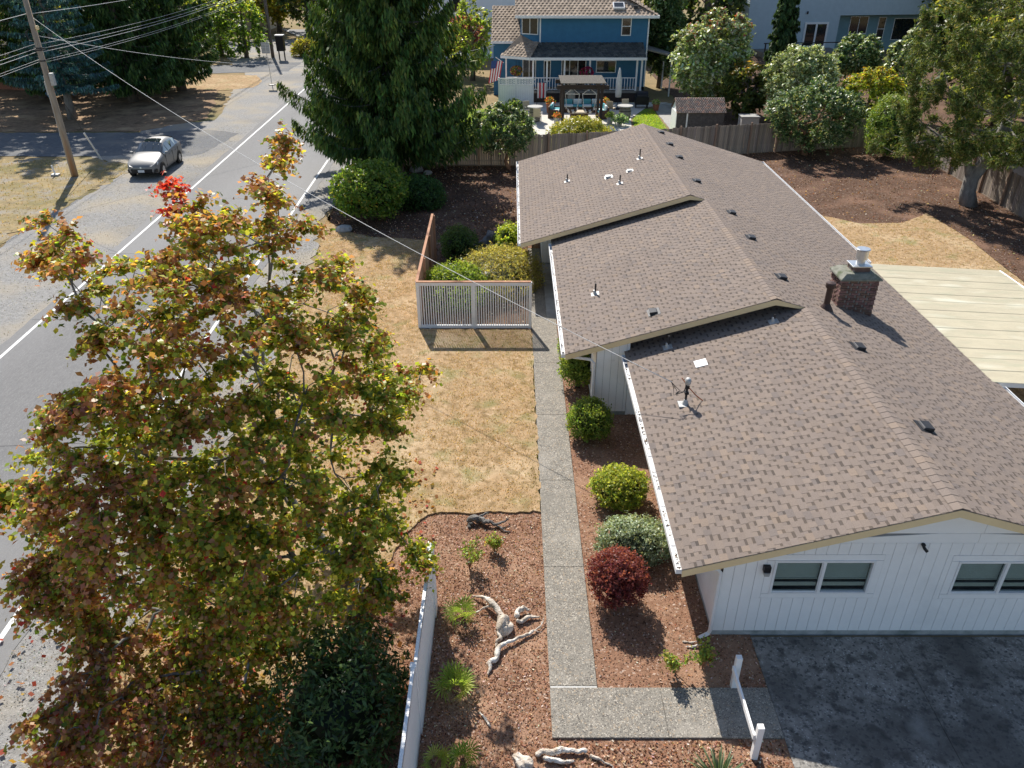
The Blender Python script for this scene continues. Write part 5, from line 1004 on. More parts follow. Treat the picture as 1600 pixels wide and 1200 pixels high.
body = link('body', me, car); s = body.modifiers.new('sub', 'SUBSURF'); s.levels = s.render_levels = 1
for (kind, sd), qs in GLF.items():
    g = MB()
    for q in qs:
        c = sum((Vector(p) for p in q), Vector())/4; n = (Vector(q[1])-Vector(q[0])).cross(Vector(q[3])-Vector(q[0])).normalized()
        if n.dot(c-Vector((0, 0, .7))) < 0: n = -n
        kx = .80 if kind == 'side_window' else .94
        vs = [c+(Vector(p)-c)*Vector((kx if kind == 'side_window' else .97, kx, .84))*1.0+n*.012 if False else c+Vector(((p[0]-c.x)*(.95), (p[1]-c.y)*.97, (p[2]-c.z)*(.80 if kind == 'side_window' else .95)))+n*.014 for p in q]; g.add(vs, [(0, 1, 2, 3)])
    g.build(kind, 'car_glass', car)
for x in (1.36, -1.30):
    for sd in (1, -1):
        w_ = MB(); w_.lathe([(.20, -.10), (.315, -.10), (.325, -.07), (.325, .07), (.315, .10), (.20, .10)], 22); o = w_.build('wheel', 'tyre', car); o.location = (x, sd*.80, .325); o.rotation_euler = (R(90), 0, 0)
        r_ = MB(); r_.lathe([(.06, .0), (.20, .01), (.215, .03)], 20, (0, 0, -.108 if sd > 0 else .085)); rr = r_.build('rim', 'rim', o)
        sp = MB()
        for k in range(5): a = 6.28*k/5; sp.beam((.05*math.cos(a), .05*math.sin(a), -.112 if sd > 0 else .112), (.20*math.cos(a), .20*math.sin(a), -.112 if sd > 0 else .112), .05, .012)
        sp.build('spoke', 'rim', o)
        ar = MB(); ar.lathe([(.36, -.02), (.36, .02)], 22); o2 = ar.build('wheel_arch', 'black_plastic', car); o2.location = (x, sd*.872, .34); o2.rotation_euler = (R(90), 0, 0)
b = MB(); b.hexa([(2.19, -.52, .30), (2.19, .52, .30), (2.10, .56, .30), (2.10, -.56, .30)], [(2.235, -.56, .52), (2.235, .56, .52), (2.10, .60, .52), (2.10, -.60, .52)]); b.build('grille', 'black_plastic', car, bevel=.02)
b = MB(); b.box(2.236, 2.25, -.17, .17, .37, .49); b.build('number_plate', 'plate', car)
b = MB(); b.lathe([(.05, 0), (.05, .008)], 12, (0, 0, 0)); o = b.build('badge', 'rim', car); o.location = (2.215, 0, .60); o.rotation_euler = (0, R(80), 0)
for sd in (1, -1):
    b = MB(); b.hexa([(2.10, sd*.47, .60), (2.13, sd*.70, .60), (1.80, sd*.83, .68), (1.85, sd*.70, .70)], [(2.09, sd*.47, .70), (2.06, sd*.70, .72), (1.72, sd*.835, .80), (1.80, sd*.68, .80)]); b.build('headlight', 'lamp_lens', car, bevel=.015)
    b = MB(); b.hexa([(2.12, sd*.60, .32), (2.15, sd*.74, .32), (1.98, sd*.80, .34), (1.98, sd*.62, .34)], [(2.14, sd*.62, .48), (2.13, sd*.76, .50), (1.98, sd*.82, .50), (1.98, sd*.62, .5)]); b.build('fog_light_recess', 'black_plastic', car)
    b = MB(); b.hexa([(.62, sd*.88, .96), (.76, sd*.88, .96), (.74, sd*1.04, .97), (.64, sd*1.04, .97)], [(.62, sd*.88, 1.08), (.74, sd*.88, 1.08), (.71, sd*1.04, 1.09), (.64, sd*1.04, 1.09)]); b.build('mirror', 'car_paint', car, bevel=.02)
    for x in (.05, -.95): b = MB(); b.box(x-.10, x+.10, *sorted((sd*.872, sd*.905)), .80, .835); b.build('door_handle', 'car_paint', car, bevel=.008)
    b = MB()
    for x in (.72, -.38, -1.28): b.box(x-.006, x+.006, *sorted((sd*.868, sd*.889)), .36, .92)
    b.build('door_seam', 'black_plastic', car)
    b = MB(); b.hexa([(-2.16, sd*.55, .78), (-2.20, sd*.70, .78), (-2.0, sd*.83, .80), (-2.0, sd*.6, .8)], [(-2.14, sd*.55, .95), (-2.12, sd*.72, .96), (-1.92, sd*.84, .98), (-1.95, sd*.6, .98)]); b.build('tail_light', 'orange_metal', car)
# ================================================================ houses in the background
mat('blue_siding', (.038, .165, .30), (.032, .14, .26), 2, .6, spec=.3); mat('grey_siding', (.45, .545, .60), (.41, .50, .555), 2, .7); mat('grey_teal', (.19, .31, .36), (.165, .28, .32), 2, .7)
mat('roof_tile', (1, .97, .93), (.75, .72, .68), 9, .85, .3, 40, tint=True); mat('dark_tile', (.9, .9, .9), (.7, .7, .7), 9, .9, .3, 40, tint=True)
mat('house_brick', (.36, .16, .10), (.25, .10, .065), 9, .9, .4, 30); mat('dark_timber', (.055, .04, .034), (.035, .027, .024), 8, .8, .3, 30); mat('grey_timber', (.30, .27, .23), (.19, .17, .15), 9, .9, .4, 30)
mat('teal_cushion', (.10, .36, .40), (.08, .30, .34), 5, .9); mat('pale_cushion', (.66, .72, .72), (.5, .62, .64), 7, .9); mat('wicker', (.12, .075, .05), (.06, .04, .028), 40, .8); mat('beige', (.52, .44, .32), (.44, .37, .27), 6, .8)
mat('canvas', (.70, .68, .64), (.6, .585, .55), 6, .9); mat('terracotta', (.42, .17, .09), (.32, .13, .07), 8, .85); mat('pot_grey', (.46, .45, .42), (.36, .35, .33), 8, .85); mat('flag_red', (.55, .05, .06), (.48, .04, .05), 6, .8); mat('flag_blue', (.05, .09, .25), (.04, .07, .2), 6, .8)
mat('pink_roof', (.50, .30, .26), (.42, .25, .21), 4, .9)
def lap_wall(mb, p, q, z0, z1, lap=.16, off=.02):
    """lapped horizontal boards between two ground points (outside to the right of p->q), each course tilted"""
    p = Vector((p[0], p[1], 0)); q = Vector((q[0], q[1], 0)); d = (q-p).normalized(); n = Vector((d.y, -d.x, 0)); z = z0
    while z < z1-.01:
        t = min(z+lap, z1); a, b = p+Vector((0, 0, z)), q+Vector((0, 0, z)); c, e = q+Vector((0, 0, t)), p+Vector((0, 0, t))
        mb.add([a+n*off, b+n*off, c, e, a, b], [(0, 1, 2, 3), (4, 5, 1, 0)]); z = t
def tile_roof(mb, o, ux, us, un, w0, w1, L, tw=.33, th=.36, pal=((.36, .285, .22), (.30, .235, .18), (.42, .335, .26)), skew=(0, 0)):
    """tiles on a slope: o eave origin, ux along the eave, us up the slope; skew trims both ends as the slope rises"""
    o, ux, us, un = map(Vector, (o, ux, us, un)); s = 0.0; row = 0
    while s < L-.02:
        s1 = min(s+th, L); a = w0+skew[0]*s; e = w1-skew[1]*s; x = a-(row % 2)*tw*.5
        while x < e:
            xa, xb = max(x, a), min(x+tw, e); x += tw
            if xb-xa < .03: continue
            c = random.choice(pal); lum = random.uniform(.85, 1.12); c = tuple(k*lum for k in c); xm = (xa+xb)/2; P = lambda xx, ss, h: o+ux*xx+us*ss+un*h
            mb.add([P(xa, s, .03), P(xm, s, .075), P(xb, s, .03), P(xa, s1+.04, .005), P(xm, s1+.04, .04), P(xb, s1+.04, .005), P(xa, s, 0), P(xb, s, 0)], [(0, 1, 4, 3), (1, 2, 5, 4), (6, 7, 2, 1), (6, 1, 0)], 0, c)
        s += th; row += 1
def win(parent, c, d, w_, h, split=1, bars=0, fm='white_trim', t=.07):
    """window on a wall: c centre, d unit vector along the wall (outside is to its right)"""
    c = Vector(c); d = Vector((d[0], d[1], 0)).normalized(); n = Vector((d.y, -d.x, 0)); up = Vector((0, 0, 1)); f = MB()
    def bar(x0, x1, z0, z1, o0, o1): f.hexa([c+d*x0+up*z0+n*o0, c+d*x1+up*z0+n*o0, c+d*x1+up*z0+n*o1, c+d*x0+up*z0+n*o1], [c+d*x0+up*z1+n*o0, c+d*x1+up*z1+n*o0, c+d*x1+up*z1+n*o1, c+d*x0+up*z1+n*o1])
    W, H = w_/2, h/2; bar(-W, W, -H, -H+t, .0, .07); bar(-W, W, H-t, H, .0, .07); bar(-W, -W+t, -H+t, H-t, .0, .069); bar(W-t, W, -H+t, H-t, .0, .069)
    for k in range(1, split): x = -W+w_*k/split; bar(x-t*.5, x+t*.5, -H+t, H-t, .0, .068)
    for k in range(bars): z = -H+h*(k+1)/(bars+1); bar(-W+t, W-t, z-.03, z+.03, .0, .067)
    wo = f.build('window', fm, parent)
    for k in range(split):
        g = MB(); x0, x1 = -W+w_*k/split+t*.5, -W+w_*(k+1)/split-t*.5; g.hexa([c+d*x0+up*(-H+t)+n*.03, c+d*x1+up*(-H+t)+n*.03, c+d*x1+up*(-H+t)+n*.04, c+d*x0+up*(-H+t)+n*.04], [c+d*x0+up*(H-t)+n*.03, c+d*x1+up*(H-t)+n*.03, c+d*x1+up*(H-t)+n*.04, c+d*x0+up*(H-t)+n*.04]); g.build('pane', 'house_pane', wo)
    return wo
mat('house_pane', (.02, .027, .03), (.012, .016, .018), 1.5, .06, spec=.7)
# ---- blue two-storey house
bh = thing('blue_house', 'dark blue two-storey house with tiled roof and white porch', 'house', (6.2, 71, 0)); OX, OY = 6.2, 71.0
def bp(mb, name, m, parent=None, **k):
    o = mb.build(name, m, parent or bh, **k)
    if parent is None: o.location = (-OX, -OY, 0)
    return o
YW, X0, X1, ZT = 71.0, 2.35, 11.35, 6.45
m = MB(); lap_wall(m, (X0, YW), (X1, YW), .9, ZT); lap_wall(m, (X1, YW), (X1, YW+9), .3, ZT); lap_wall(m, (.75, YW+.9), (X0, YW), .9, ZT); lap_wall(m, (.75, YW+9), (.75, YW+.9), .3, ZT); m.box(.9, X1-.1, YW+1, YW+8.9, 0, ZT-.02); bp(m, 'wall', 'blue_siding')
m = MB(); m.box(X0-.06, X0+.06, YW-.06, YW-.021, 4.3, ZT); bp(m, 'corner_board', 'white_trim'); m = MB(); m.box(X1-.06, X1+.05, YW-.05, YW+.06, .9, ZT); bp(m, 'corner_board', 'white_trim')
ey, ez, ry, rz = YW-.55, 6.5, YW+4.5, 9.0; sl_ = math.hypot(ry-ey, rz-ez); us = ((0, (ry-ey)/sl_, (rz-ez)/sl_)); un = (0, -us[2], us[1])
m = MB(); tile_roof(m, (0, ey, ez), (1, 0, 0), us, un, .25, 12.0, sl_, skew=(0, .72)); tile_roof(m, (12.0, ey, ez), (0, 1, 0), (-us[1], 0, us[2]), (us[2], 0, us[1]), 0, 9.8, sl_, skew=(.72, .72)); rf = bp(m, 'roof', 'roof_tile', tint=True)
m = MB(); m.prism([(ey, ez-.02), (ry, rz-.02), (YW+9.6, ez-.02)], 'x', .3, 11.9) if False else m.hexa([(.28, ey+.02, ez-.02), (11.97, ey+.02, ez-.02), (11.97, YW+9.5, ez-.02), (.28, YW+9.5, ez-.02)], [(.28, ry, rz-.03), (8.4, ry, rz-.03), (8.4, ry+.1, rz-.03), (.28, ry+.1, rz-.03)]); m.build('roof_deck', 'dark_timber', rf)
m = MB(); m.box(.25, 12.05, ey-.12, ey, ez-.17, ez+.03); m.box(12.0, 12.12, ey, YW+9, ez-.17, ez+.03); bp(m, 'gutter', 'white_trim')
m = MB(); m.box(0, .95, 0, .8, -.03, .14); sk = bp(m, 'skylight', 'white_trim'); sk.location = (8.35-OX, ey+.75-OY, ez+.45); sk.rotation_euler = (math.atan2(us[2], us[1]), 0, 0); m = MB(); m.box(.08, .87, .08, .72, .141, .146); m.build('pane', 'house_pane', sk)
m = MB(); m.box(0, .35, 0, .3, 0, .22); o = bp(m, 'roof_vent', 'dark_metal'); o.location = (10.05-OX, ey+.8-OY, ez+.5)
win_b = win(bh, (0, 0, 0), (1, 0), 1, 1); bpy.data.objects.remove(win_b.children[0]); bpy.data.objects.remove(win_b)
def bwin(c, d, w_, h, **k): o = win(bh, (c[0]-OX, c[1]-OY, c[2]), d, w_, h, **k); return o
dd = (X0-.75, -.9); bwin((1.52, YW+.42, 5.68), dd, 1.55, 1.35, split=2); bwin((9.5, YW-.02, 5.68), (1, 0), .82, 1.45, split=1, bars=1)
# porch: deck, wall openings, roof, posts, rail
m = MB(); m.box(-.6, 10.95, 68.95, YW-.03, .75, .92); bp(m, 'deck', 'grey_timber'); m = MB(); m.box(-.55, 10.9, 69.02, 69.06, 0, .74); bp(m, 'deck_skirt', 'dark_timber')
pe, pz_, pw, pzt = 68.55, 3.55, YW-.03, 4.42; psl = math.hypot(pw-pe, pzt-pz_); pus = (0, (pw-pe)/psl, (pzt-pz_)/psl); pun = (0, -pus[2], pus[1])
m = MB(); tile_roof(m, (0, pe, pz_), (1, 0, 0), pus, pun, 1.55, 11.0, psl, .30, .30, pal=((.10, .105, .10), (.075, .08, .08), (.13, .13, .12)), skew=(.25, 0)); pr = bp(m, 'porch_roof', 'roof_tile', tint=True)
m = MB(); A, B_, C_, D_ = Vector((-.95, 69.5, 3.6)), Vector((1.55, 68.55, 3.55)), Vector((1.95, 70.97, 4.42)), Vector((.72, 71.5, 5.0))
d1 = (B_-A).normalized(); nn = d1.cross(D_-A).normalized(); uu = nn.cross(d1).normalized(); uu = -uu if uu.z < 0 else uu; nn = -nn if nn.z < 0 else nn
tile_roof(m, A, d1, uu, nn, 0, 2.65, 2.0, .30, .30, skew=(.78, -.05)); m.add([A, B_, C_, D_, A-Vector((0, 0, .1))], [(0, 1, 2, 3)], 0, (.3, .24, .19)); m.build('corner_tiles', 'roof_tile', pr, tint=True)
m = MB(); m.box(1.5, 11.05, pe-.06, pe, pz_-.18, pz_+.03); m.beam(A-Vector((0, 0, .08)), B_-Vector((0, 0, .08)), .08, .2); bp(m, 'porch_fascia', 'white_trim')
m = MB(); m.add([(1.5, pe, pz_-.17), (11, pe, pz_-.17), (11, pw, pz_-.1), (1.5, pw, pz_-.1)], [(0, 1, 2, 3)]); m.add([(-.9, 69.5, 3.45), (1.5, pe, 3.4), (1.5, pw, 3.45), (.7, 71.8, 3.45)], [(0, 1, 2, 3)]); bp(m, 'porch_ceiling', 'white_paint')
for x in (1.75, 2.9, 4.35, 6.45, 10.35, 10.75): m = MB(); m.box(x-.07, x+.07, 69.0, 69.14, .92, pz_-.17); bp(m, 'porch_post', 'white_trim')
m = MB(); m.box(-.55, -.43, 69.55, 69.67, .5, 3.5); bp(m, 'porch_post', 'white_trim')
def railing(x0, x1, y, z0, h):
    m = MB(); m.box(x0, x1, y-.03, y+.03, z0+h-.07, z0+h); m.box(x0, x1, y-.025, y+.025, z0+.08, z0+.13); rl_ = bp(m, 'porch_rail', 'white_trim')
    bm_ = MB(); bm_.box(-.025, .025, -.02, .02, 0, h-.2); bm_ = bm_.mesh('baluster', 'white_trim'); x = x0+.12
    while x < x1-.05: link('baluster', bm_, rl_, (x, y, z0+.131)); x += .235
railing(1.85, 4.28, 69.07, .92, 1.05); railing(6.0, 10.3, 69.07, .92, 1.05); railing(-.43, 1.68, 69.3, .92, 1.05)
bwin((5.25, YW-.03, 2.1), (1, 0), 2.1, 2.3, split=3); bwin((3.0, YW-.03, 2.2), (1, 0), .6, 1.7); bwin((8.0, YW-.03, 2.55), (1, 0), 1.7, 1.0)
bwin((1.5, YW+.44, 2.3), dd, 1.3, 1.7, split=2)
m = MB(); gw = ((-1.75, .7), 71.9, 4.4, 76.5, 6.75); sl2 = math.hypot(gw[3]-gw[1], gw[4]-gw[2]); u2 = (0, (gw[3]-gw[1])/sl2, (gw[4]-gw[2])/sl2); tile_roof(m, (0, gw[1], gw[2]), (1, 0, 0), u2, (0, -u2[2], u2[1]), -1.75, .72, sl2); m.add([(-1.75, 71.9, 4.38), (.72, 71.9, 4.38), (.72, 76.5, 6.72), (-1.75, 76.5, 6.72)], [(0, 1, 2, 3)], 0, (.2, .17, .14)); bp(m, 'wing_roof', 'roof_tile', tint=True)
m = MB(); m.box(-1.6, .74, 72.4, 80, 0, 4.5); bp(m, 'wing_wall', 'blue_siding'); m = MB(); m.box(-1.8, .72, 71.8, 71.89, 4.24, 4.42); bp(m, 'gutter', 'white_trim')
m = MB(); m.tube([(-.7, 69.5, 3.05), (-1.35, 69.0, 3.55)], .025, 6); bp(m, 'flag_staff', 'white_trim')
fl = thing('flag', 'striped flag with blue canton hanging from the blue house porch', 'flag', (-1.35, 69.0, 1.5))
for k in range(9): m = MB(); c0 = -.62+.138*k; m.add([(c0*.75-.15, .03*math.sin(k), 0+.1*k*.35), (c0*.75-.05, .03*math.sin(k+1), .02+.1*k*.35), (c0*.75+.23, .03*math.sin(k+1), 1.75), (c0*.75+.13, .03*math.sin(k), 1.75)], [(0, 1, 2, 3)]); m.build('stripe', 'flag_red' if k % 2 == 0 else 'white_trim', fl)
m = MB(); m.add([(-.42, -.03, 1.15), (.0, -.03, 1.2), (.15, -.03, 1.78), (-.34, -.03, 1.76)], [(0, 1, 2, 3)]); m.build('canton', 'flag_blue', fl)
# white lattice-top fence
lf_ = thing('lattice_fence', 'white board fence with lattice top beside the blue porch', 'fence', (-1.05, 66.6, 0))
for k in range(19): b = MB(); b.box(k*.145, k*.145+.14, -.012, .012, .05, 1.75); b.build('board', 'white_paint', lf_)
for x in (0, 1.35, 2.75): b = MB(); b.box(x-.06, x+.06, -.06, .06, 0, 2.35); b.build('post', 'white_trim', lf_)
b = MB(); b.box(0, 2.75, -.03, .03, 1.76, 1.82); b.box(0, 2.75, -.03, .03, 2.24, 2.3)
for k in range(26): x = k*.105; b.beam((x, 0, 1.82), (x+.3, 0, 2.24), .02, .035); b.beam((x+.3, .012, 1.82), (x, .012, 2.24), .02, .035)
b.build('lattice', 'white_trim', lf_)
# back yard of the blue house
sheet('patio', [(1.3, 57.2), (2.6, 55.0), (6.5, 54.0), (8.6, 57.5), (9.2, 62.5), (10.9, 66.5), (13.2, 68.9), (-1, 68.9), (1.0, 64.5), (1.2, 60)], .012, 'patio_concrete', .02, .6)
sheet('green_lawn', [(-4.5, 53), (2.4, 54.6), (1.2, 57.2), (.9, 62), (.7, 66.3), (-1.4, 66.3), (-4.5, 66)], .008, 'green_lawn', .05, .4); sheet('green_lawn', [(8.0, 53), (11.3, 53.5), (11.5, 66.3), (10.8, 66.3), (9.3, 62.4), (8.8, 57.5)], .008, 'green_lawn', .05, .4)
sheet('gravel_path', [(11.5, 53.5), (14, 54), (14, 68.6), (11.6, 68.6)], .009, 'concrete', .04, .5)
q = np.vstack([scatter([(-4.3, 53.5), (2.2, 54.8), (1.0, 62), (.6, 66), (-1.3, 66), (-4.3, 66)], 7000), scatter([(8.4, 54), (11.2, 54), (11.4, 66), (9.4, 62.4), (8.9, 57.5)], 5000)]); n = len(q); tag(cloud('lawn_grass', np.c_[q, .02+rng.uniform(0, .04, n)], np.c_[rng.normal(0, 1, (n, 2)), rng.normal(.4, .3, n)], rng.uniform(.04, .08, n), .25, palette([(.17, .26, .03), (.12, .20, .02), (.25, .28, .06)], n), 'leaf', spin=np.c_[rng.normal(0, .6, (n, 2)), np.ones(n)]), 'bright green watered grass behind the plank fence', 'grass', kind='stuff')
pg = thing('pergola', 'dark timber pergola with slatted top on the neighbour patio', 'pergola', (5.2, 61, 0))
for x in (-1.42, 1.42):
    for y in (-.6, 1.9): b = MB(); b.box(x-.10, x+.10, y-.10, y+.10, 0, 2.62); b.build('post', 'dark_timber', pg)
for y in (-.72, -.48, 1.9): b = MB(); b.box(-1.9, 1.9, y-.05, y+.05, 2.5, 2.78); b.build('beam', 'dark_timber', pg)
for k in range(7): b = MB(); x = -1.5+.5*k; b.box(x-.035, x+.035, -1.15, 2.4, 2.781, 2.97); b.build('rafter', 'dark_timber', pg)
for k in range(24): b = MB(); y = -1.1+.148*k; b.box(-1.65, 1.65, y-.03, y+.03, 2.971, 3.02); b.build('slat', 'grey_timber', pg)
for i, x in enumerate((-.72, .55)):
    hc = thing('hanging_chair', 'striped rope chair hanging from the pergola, one of two', 'chair', (5.2+x, 60.75, .65), 0, 'hanging rope chairs under the pergola'); b = MB(); b.tube([(0, 0, 1.85), (-.52, 0, 1.45)], .025, 5); b.tube([(0, 0, 1.85), (.52, 0, 1.45)], .025, 5); b.tube([(-.56, 0, 1.45), (.56, 0, 1.45)], .03, 6); b.tube([(-.52, 0, 1.45), (-.46, 0, .9), (-.38, .1, .4)], .025, 5); b.tube([(.52, 0, 1.45), (.46, 0, .9), (.38, .1, .4)], .025, 5); b.build('frame', 'canvas', hc)
    b = MB(); N_ = 9; vs = []
    for a in range(N_):
        for c_ in range(5): th = math.pi*a/(N_-1); vs.append((-.48*math.cos(th), -.3+.16*c_, .55-.5*math.sin(th)+.05*(c_-2)**2))
    for a in range(N_-1):
        for c_ in range(4): b.add([vs[a*5+c_], vs[(a+1)*5+c_], vs[(a+1)*5+c_+1], vs[a*5+c_+1]], [(0, 1, 2, 3)], a % 2)
    b.build('seat', ['canvas', 'wicker'], hc)
def sofa(label, loc, rz, w_):
    t = thing('patio_sofa', label, 'sofa', loc, rz); b = MB(); b.box(-w_/2, w_/2, -.4, .4, 0, .42); b.box(-w_/2, w_/2, .28, .4, .42, .85); b.box(-w_/2, -w_/2+.12, -.4, .28, .42, .65); b.box(w_/2-.12, w_/2, -.4, .28, .42, .65); b.build('frame', 'wicker', t, bevel=.03)
    n = max(1, int(w_/.75)); cw = (w_-.26)/n
    for k in range(n): x = -w_/2+.13+cw*k; b = MB(); b.box(x+.01, x+cw-.01, -.4, .27, .425, .56); b.build('seat_cushion', 'teal_cushion' if k % 2 else 'pale_cushion', t, bevel=.04); b = MB(); b.box(x+.03, x+cw-.03, .12, .27, .565, .95); b.build('back_cushion', 'pale_cushion' if k % 2 else 'teal_cushion', t, bevel=.05)
sofa('wicker sofa with teal cushions behind the pergola', (5.6, 65.0, .012), 0, 3.2); sofa('wicker loveseat with teal cushions left of the pergola post', (3.3, 63.2, .012), R(80), 1.7); sofa('wicker armchair with teal cushions right of the pergola', (7.0, 62.9, .012), R(-85), 1.6)
t = thing('coffee_table', 'low beige coffee table in front of the patio sofa', 'table', (5.2, 62.9, .012)); b = MB(); b.box(-.75, .75, -.5, .5, .36, .46); b.build('top', 'beige', t, bevel=.02); b = MB(); b.box(-.68, .68, -.43, .43, 0, .359); b.build('base', 'wicker', t)
def barrel(label, loc): t = thing('barrel_table', label, 'table', loc); b = MB(); b.lathe([(.36, 0), (.47, .45), (.47, .6), (.38, 1.02)], 18); b.build('barrel', 'grey_timber', t, smooth=True); b = MB(); b.lathe([(.58, 0), (.6, .03), (.58, .07)], 20, (0, 0, 1.021)); b.build('top', 'pot_grey', t); b = MB(); [b.lathe([(r_, z), (r_, z+.05)], 18) for r_, z in ((.43, .2), (.465, .68))]; b.build('hoop', 'dark_metal', t)
barrel('barrel table beside the green lawn at the patio edge', (8.6, 61.8, .012)); barrel('barrel table beside the beige chair near the lattice fence', (1.75, 61.5, .012))
def chair(label, loc, rz):
    t = thing('patio_chair', label, 'chair', loc, rz); b = MB(); b.box(-.27, .27, -.27, .27, .60, .66); b.build('seat', 'beige', t); b = MB(); b.hexa([(-.27, .24, .66), (.27, .24, .66), (.27, .28, .66), (-.27, .28, .66)], [(-.27, .34, 1.2), (.27, .34, 1.2), (.27, .38, 1.2), (-.27, .38, 1.2)]); b.build('backrest', 'beige', t)
    for x in (-.24, .24):
        for y in (-.24, .24): b = MB(); b.box(x-.02, x+.02, y-.02, y+.02, 0, .6); b.build('leg', 'pot_grey', t)
        b = MB(); b.box(x-.02, x+.02, -.25, .3, .82, .86); b.build('armrest', 'pot_grey', t)
chair('beige bar chair between pergola and barrel table', (7.7, 63.2, .012), R(150)); chair('grey bar chair behind the barrel table by the lawn', (8.9, 63.4, .012), R(10)); chair('beige bar chair in front of the left barrel table', (1.9, 60.3, .012), R(170)); chair('beige bar chair behind the left barrel table', (1.2, 62.6, .012), R(20))
t = thing('closed_umbrella', 'closed white patio umbrella on a dark pole by the porch', 'umbrella', (8.55, 66.0, .012)); b = MB(); b.tube([(0, 0, 0), (0, 0, 3.2)], .03, 8); b.build('pole', 'dark_metal', t); b = MB(); b.lathe([(.24, .95), (.26, 1.3), (.20, 2.2), (.10, 2.95), (.02, 3.2)], 14); b.build('canopy', 'canvas', t, smooth=True); b = MB(); b.lathe([(.35, 0), (.33, .08), (.06, .14)], 14); b.build('base', 'dark_metal', t)
def potplant(label, loc, r, h, pm_, pal, n=260, fr=.4, leaf=.07, name='potted_plant'):
    t = thing(name, label, 'plant', loc); b = MB(); b.lathe([(r*.75, 0), (r, h), (r*.86, h), (r*.8, h-.05)], 14); b.build('pot', pm_, t); C = unit(n)*fr*rng.uniform(.4, 1, (n, 1)); C[:, 2] = np.abs(C[:, 2])+h; cloud('foliage', C, unit(n), rng.uniform(.6, 1.2, n)*leaf, .6, palette(pal, n), 'leaf', t)
ORF = [(.60, .15, .05), (.55, .24, .08), (.10, .16, .03), (.14, .2, .05)]
potplant('orange flowers in a pale pot left of the pergola post', (3.35, 60.4, .012), .24, .5, 'pot_grey', ORF); potplant('orange flowers in a basket beside the loveseat', (3.0, 64.6, .012), .3, .75, 'terracotta', ORF, fr=.5); potplant('orange flowers in a bowl right of the pergola', (7.3, 64.3, .012), .32, .8, 'terracotta', ORF, fr=.45); potplant('green plant in a pale pot right of the pergola post', (7.35, 60.6, .012), .25, .5, 'pot_grey', [(.1, .17, .04), (.16, .22, .06)])
potplant('blue-green sprawling plant in front of the barrel table', (8.0, 59.8, .012), .2, .25, 'pot_grey', [(.08, .14, .09), (.14, .2, .13), (.05, .1, .06)], 420, .7, .10); potplant('leafy plant in a red pot beside the right lawn', (11.6, 65.6, .012), .28, .5, 'terracotta', [(.12, .18, .05), (.3, .32, .2)]); potplant('dark leafy plant by the lattice fence', (.2, 65.2, .012), .3, .2, 'pot_grey', [(.05, .09, .03), (.12, .16, .06)], 500, .8, .14); potplant('orange flowers in a pot beside the small shed', (13.0, 63.5, .012), .3, .4, 'terracotta', ORF, fr=.5)
t = thing('hanging_basket', 'basket of magenta flowers hanging under the blue porch roof', 'plant', (6.2, 68.8, 2.0)); b = MB(); b.lathe([(.08, 0), (.26, .15), (.32, .3)], 12); b.build('basket', 'wicker', t); b = MB(); b.tube([(0, 0, .3), (0, 0, 1.45)], .012, 4); b.build('hanger', 'dark_metal', t); C = unit(420)*.55; C[:, 2] = C[:, 2]*.75+.4; cloud('flowers', C, unit(420), rng.uniform(.05, .10, 420), .8, palette([(.45, .02, .14), (.35, .02, .10), (.08, .12, .03)], 420, .2, [.5, .3, .2]), 'leaf', t)
t = thing('hanging_basket', 'basket of yellow and pink flowers hanging at the porch corner', 'plant', (.35, 69.0, 2.1)); b = MB(); b.lathe([(.08, 0), (.26, .15), (.32, .3)], 12); b.build('basket', 'wicker', t); b = MB(); b.tube([(0, 0, .3), (0, 0, 1.35)], .012, 4); b.build('hanger', 'dark_metal', t); C = unit(360)*.5; C[:, 2] = C[:, 2]*.75+.4; cloud('flowers', C, unit(360), rng.uniform(.05, .10, 360), .8, palette([(.40, .34, .05), (.35, .08, .12), (.10, .15, .03)], 360, .2), 'leaf', t)
t = thing('stone_urn', 'pale stone urn on the porch steps of the blue house', 'urn', (4.95, 68.4, 0)); b = MB(); b.lathe([(.32, 0), (.32, .9), (.2, .95), (.14, 1.15), (.34, 1.45), (.42, 1.75), (.34, 1.77)], 16); b.build('body', 'beige', t, smooth=False)
t = thing('beach_towel', 'red and white striped towel hanging on a stand by the porch', 'towel', (2.45, 67.8, .0)); 
for k in range(5): b = MB(); b.box(-.36+.145*k, -.36+.145*k+.14, -.01, .01, .55+.04*(k % 2), 1.75); b.build('stripe', 'flag_red' if k % 2 else 'canvas', t)
b = MB(); b.tube([(-.4, 0, 0), (-.4, 0, 1.78), (.4, 0, 1.78), (.4, 0, 0)], .02, 5); b.build('stand', 'dark_metal', t)
t = thing('grill', 'black covered barbecue grill in the shade right of the porch', 'grill', (10.6, 66.8, .012)); b = MB(); b.box(-.55, .55, -.35, .35, .25, .85); b.build('cart', 'black_plastic', t, bevel=.03); b = MB(); b.lathe([(.36, 0), (.36, .9)], 16); o = b.build('lid', 'black_plastic', t); o.rotation_euler = (0, R(90), 0); o.location = (-.45, 0, .9); b = MB(); b.box(-.5, -.44, -.3, .3, 0, .25); b.box(.44, .5, -.3, .3, 0, .25); b.build('leg', 'dark_metal', t)
t = thing('side_awning', 'small dark awning roof on the right wall of the blue house', 'awning', (11.4, 71.5, 0)); b = MB(); b.hexa([(0, 0, 3.75), (2.4, 0, 3.2), (2.4, 4, 3.2), (0, 4, 3.75)], [(0, 0, 3.87), (2.4, 0, 3.32), (2.4, 4, 3.32), (0, 4, 3.87)]); b.build('roof_panel', 'grey_timber', t)
for y in (.1, 3.9): b = MB(); b.box(2.2, 2.32, y-.06, y+.06, 0, 3.3); b.build('post', 'white_trim', t)
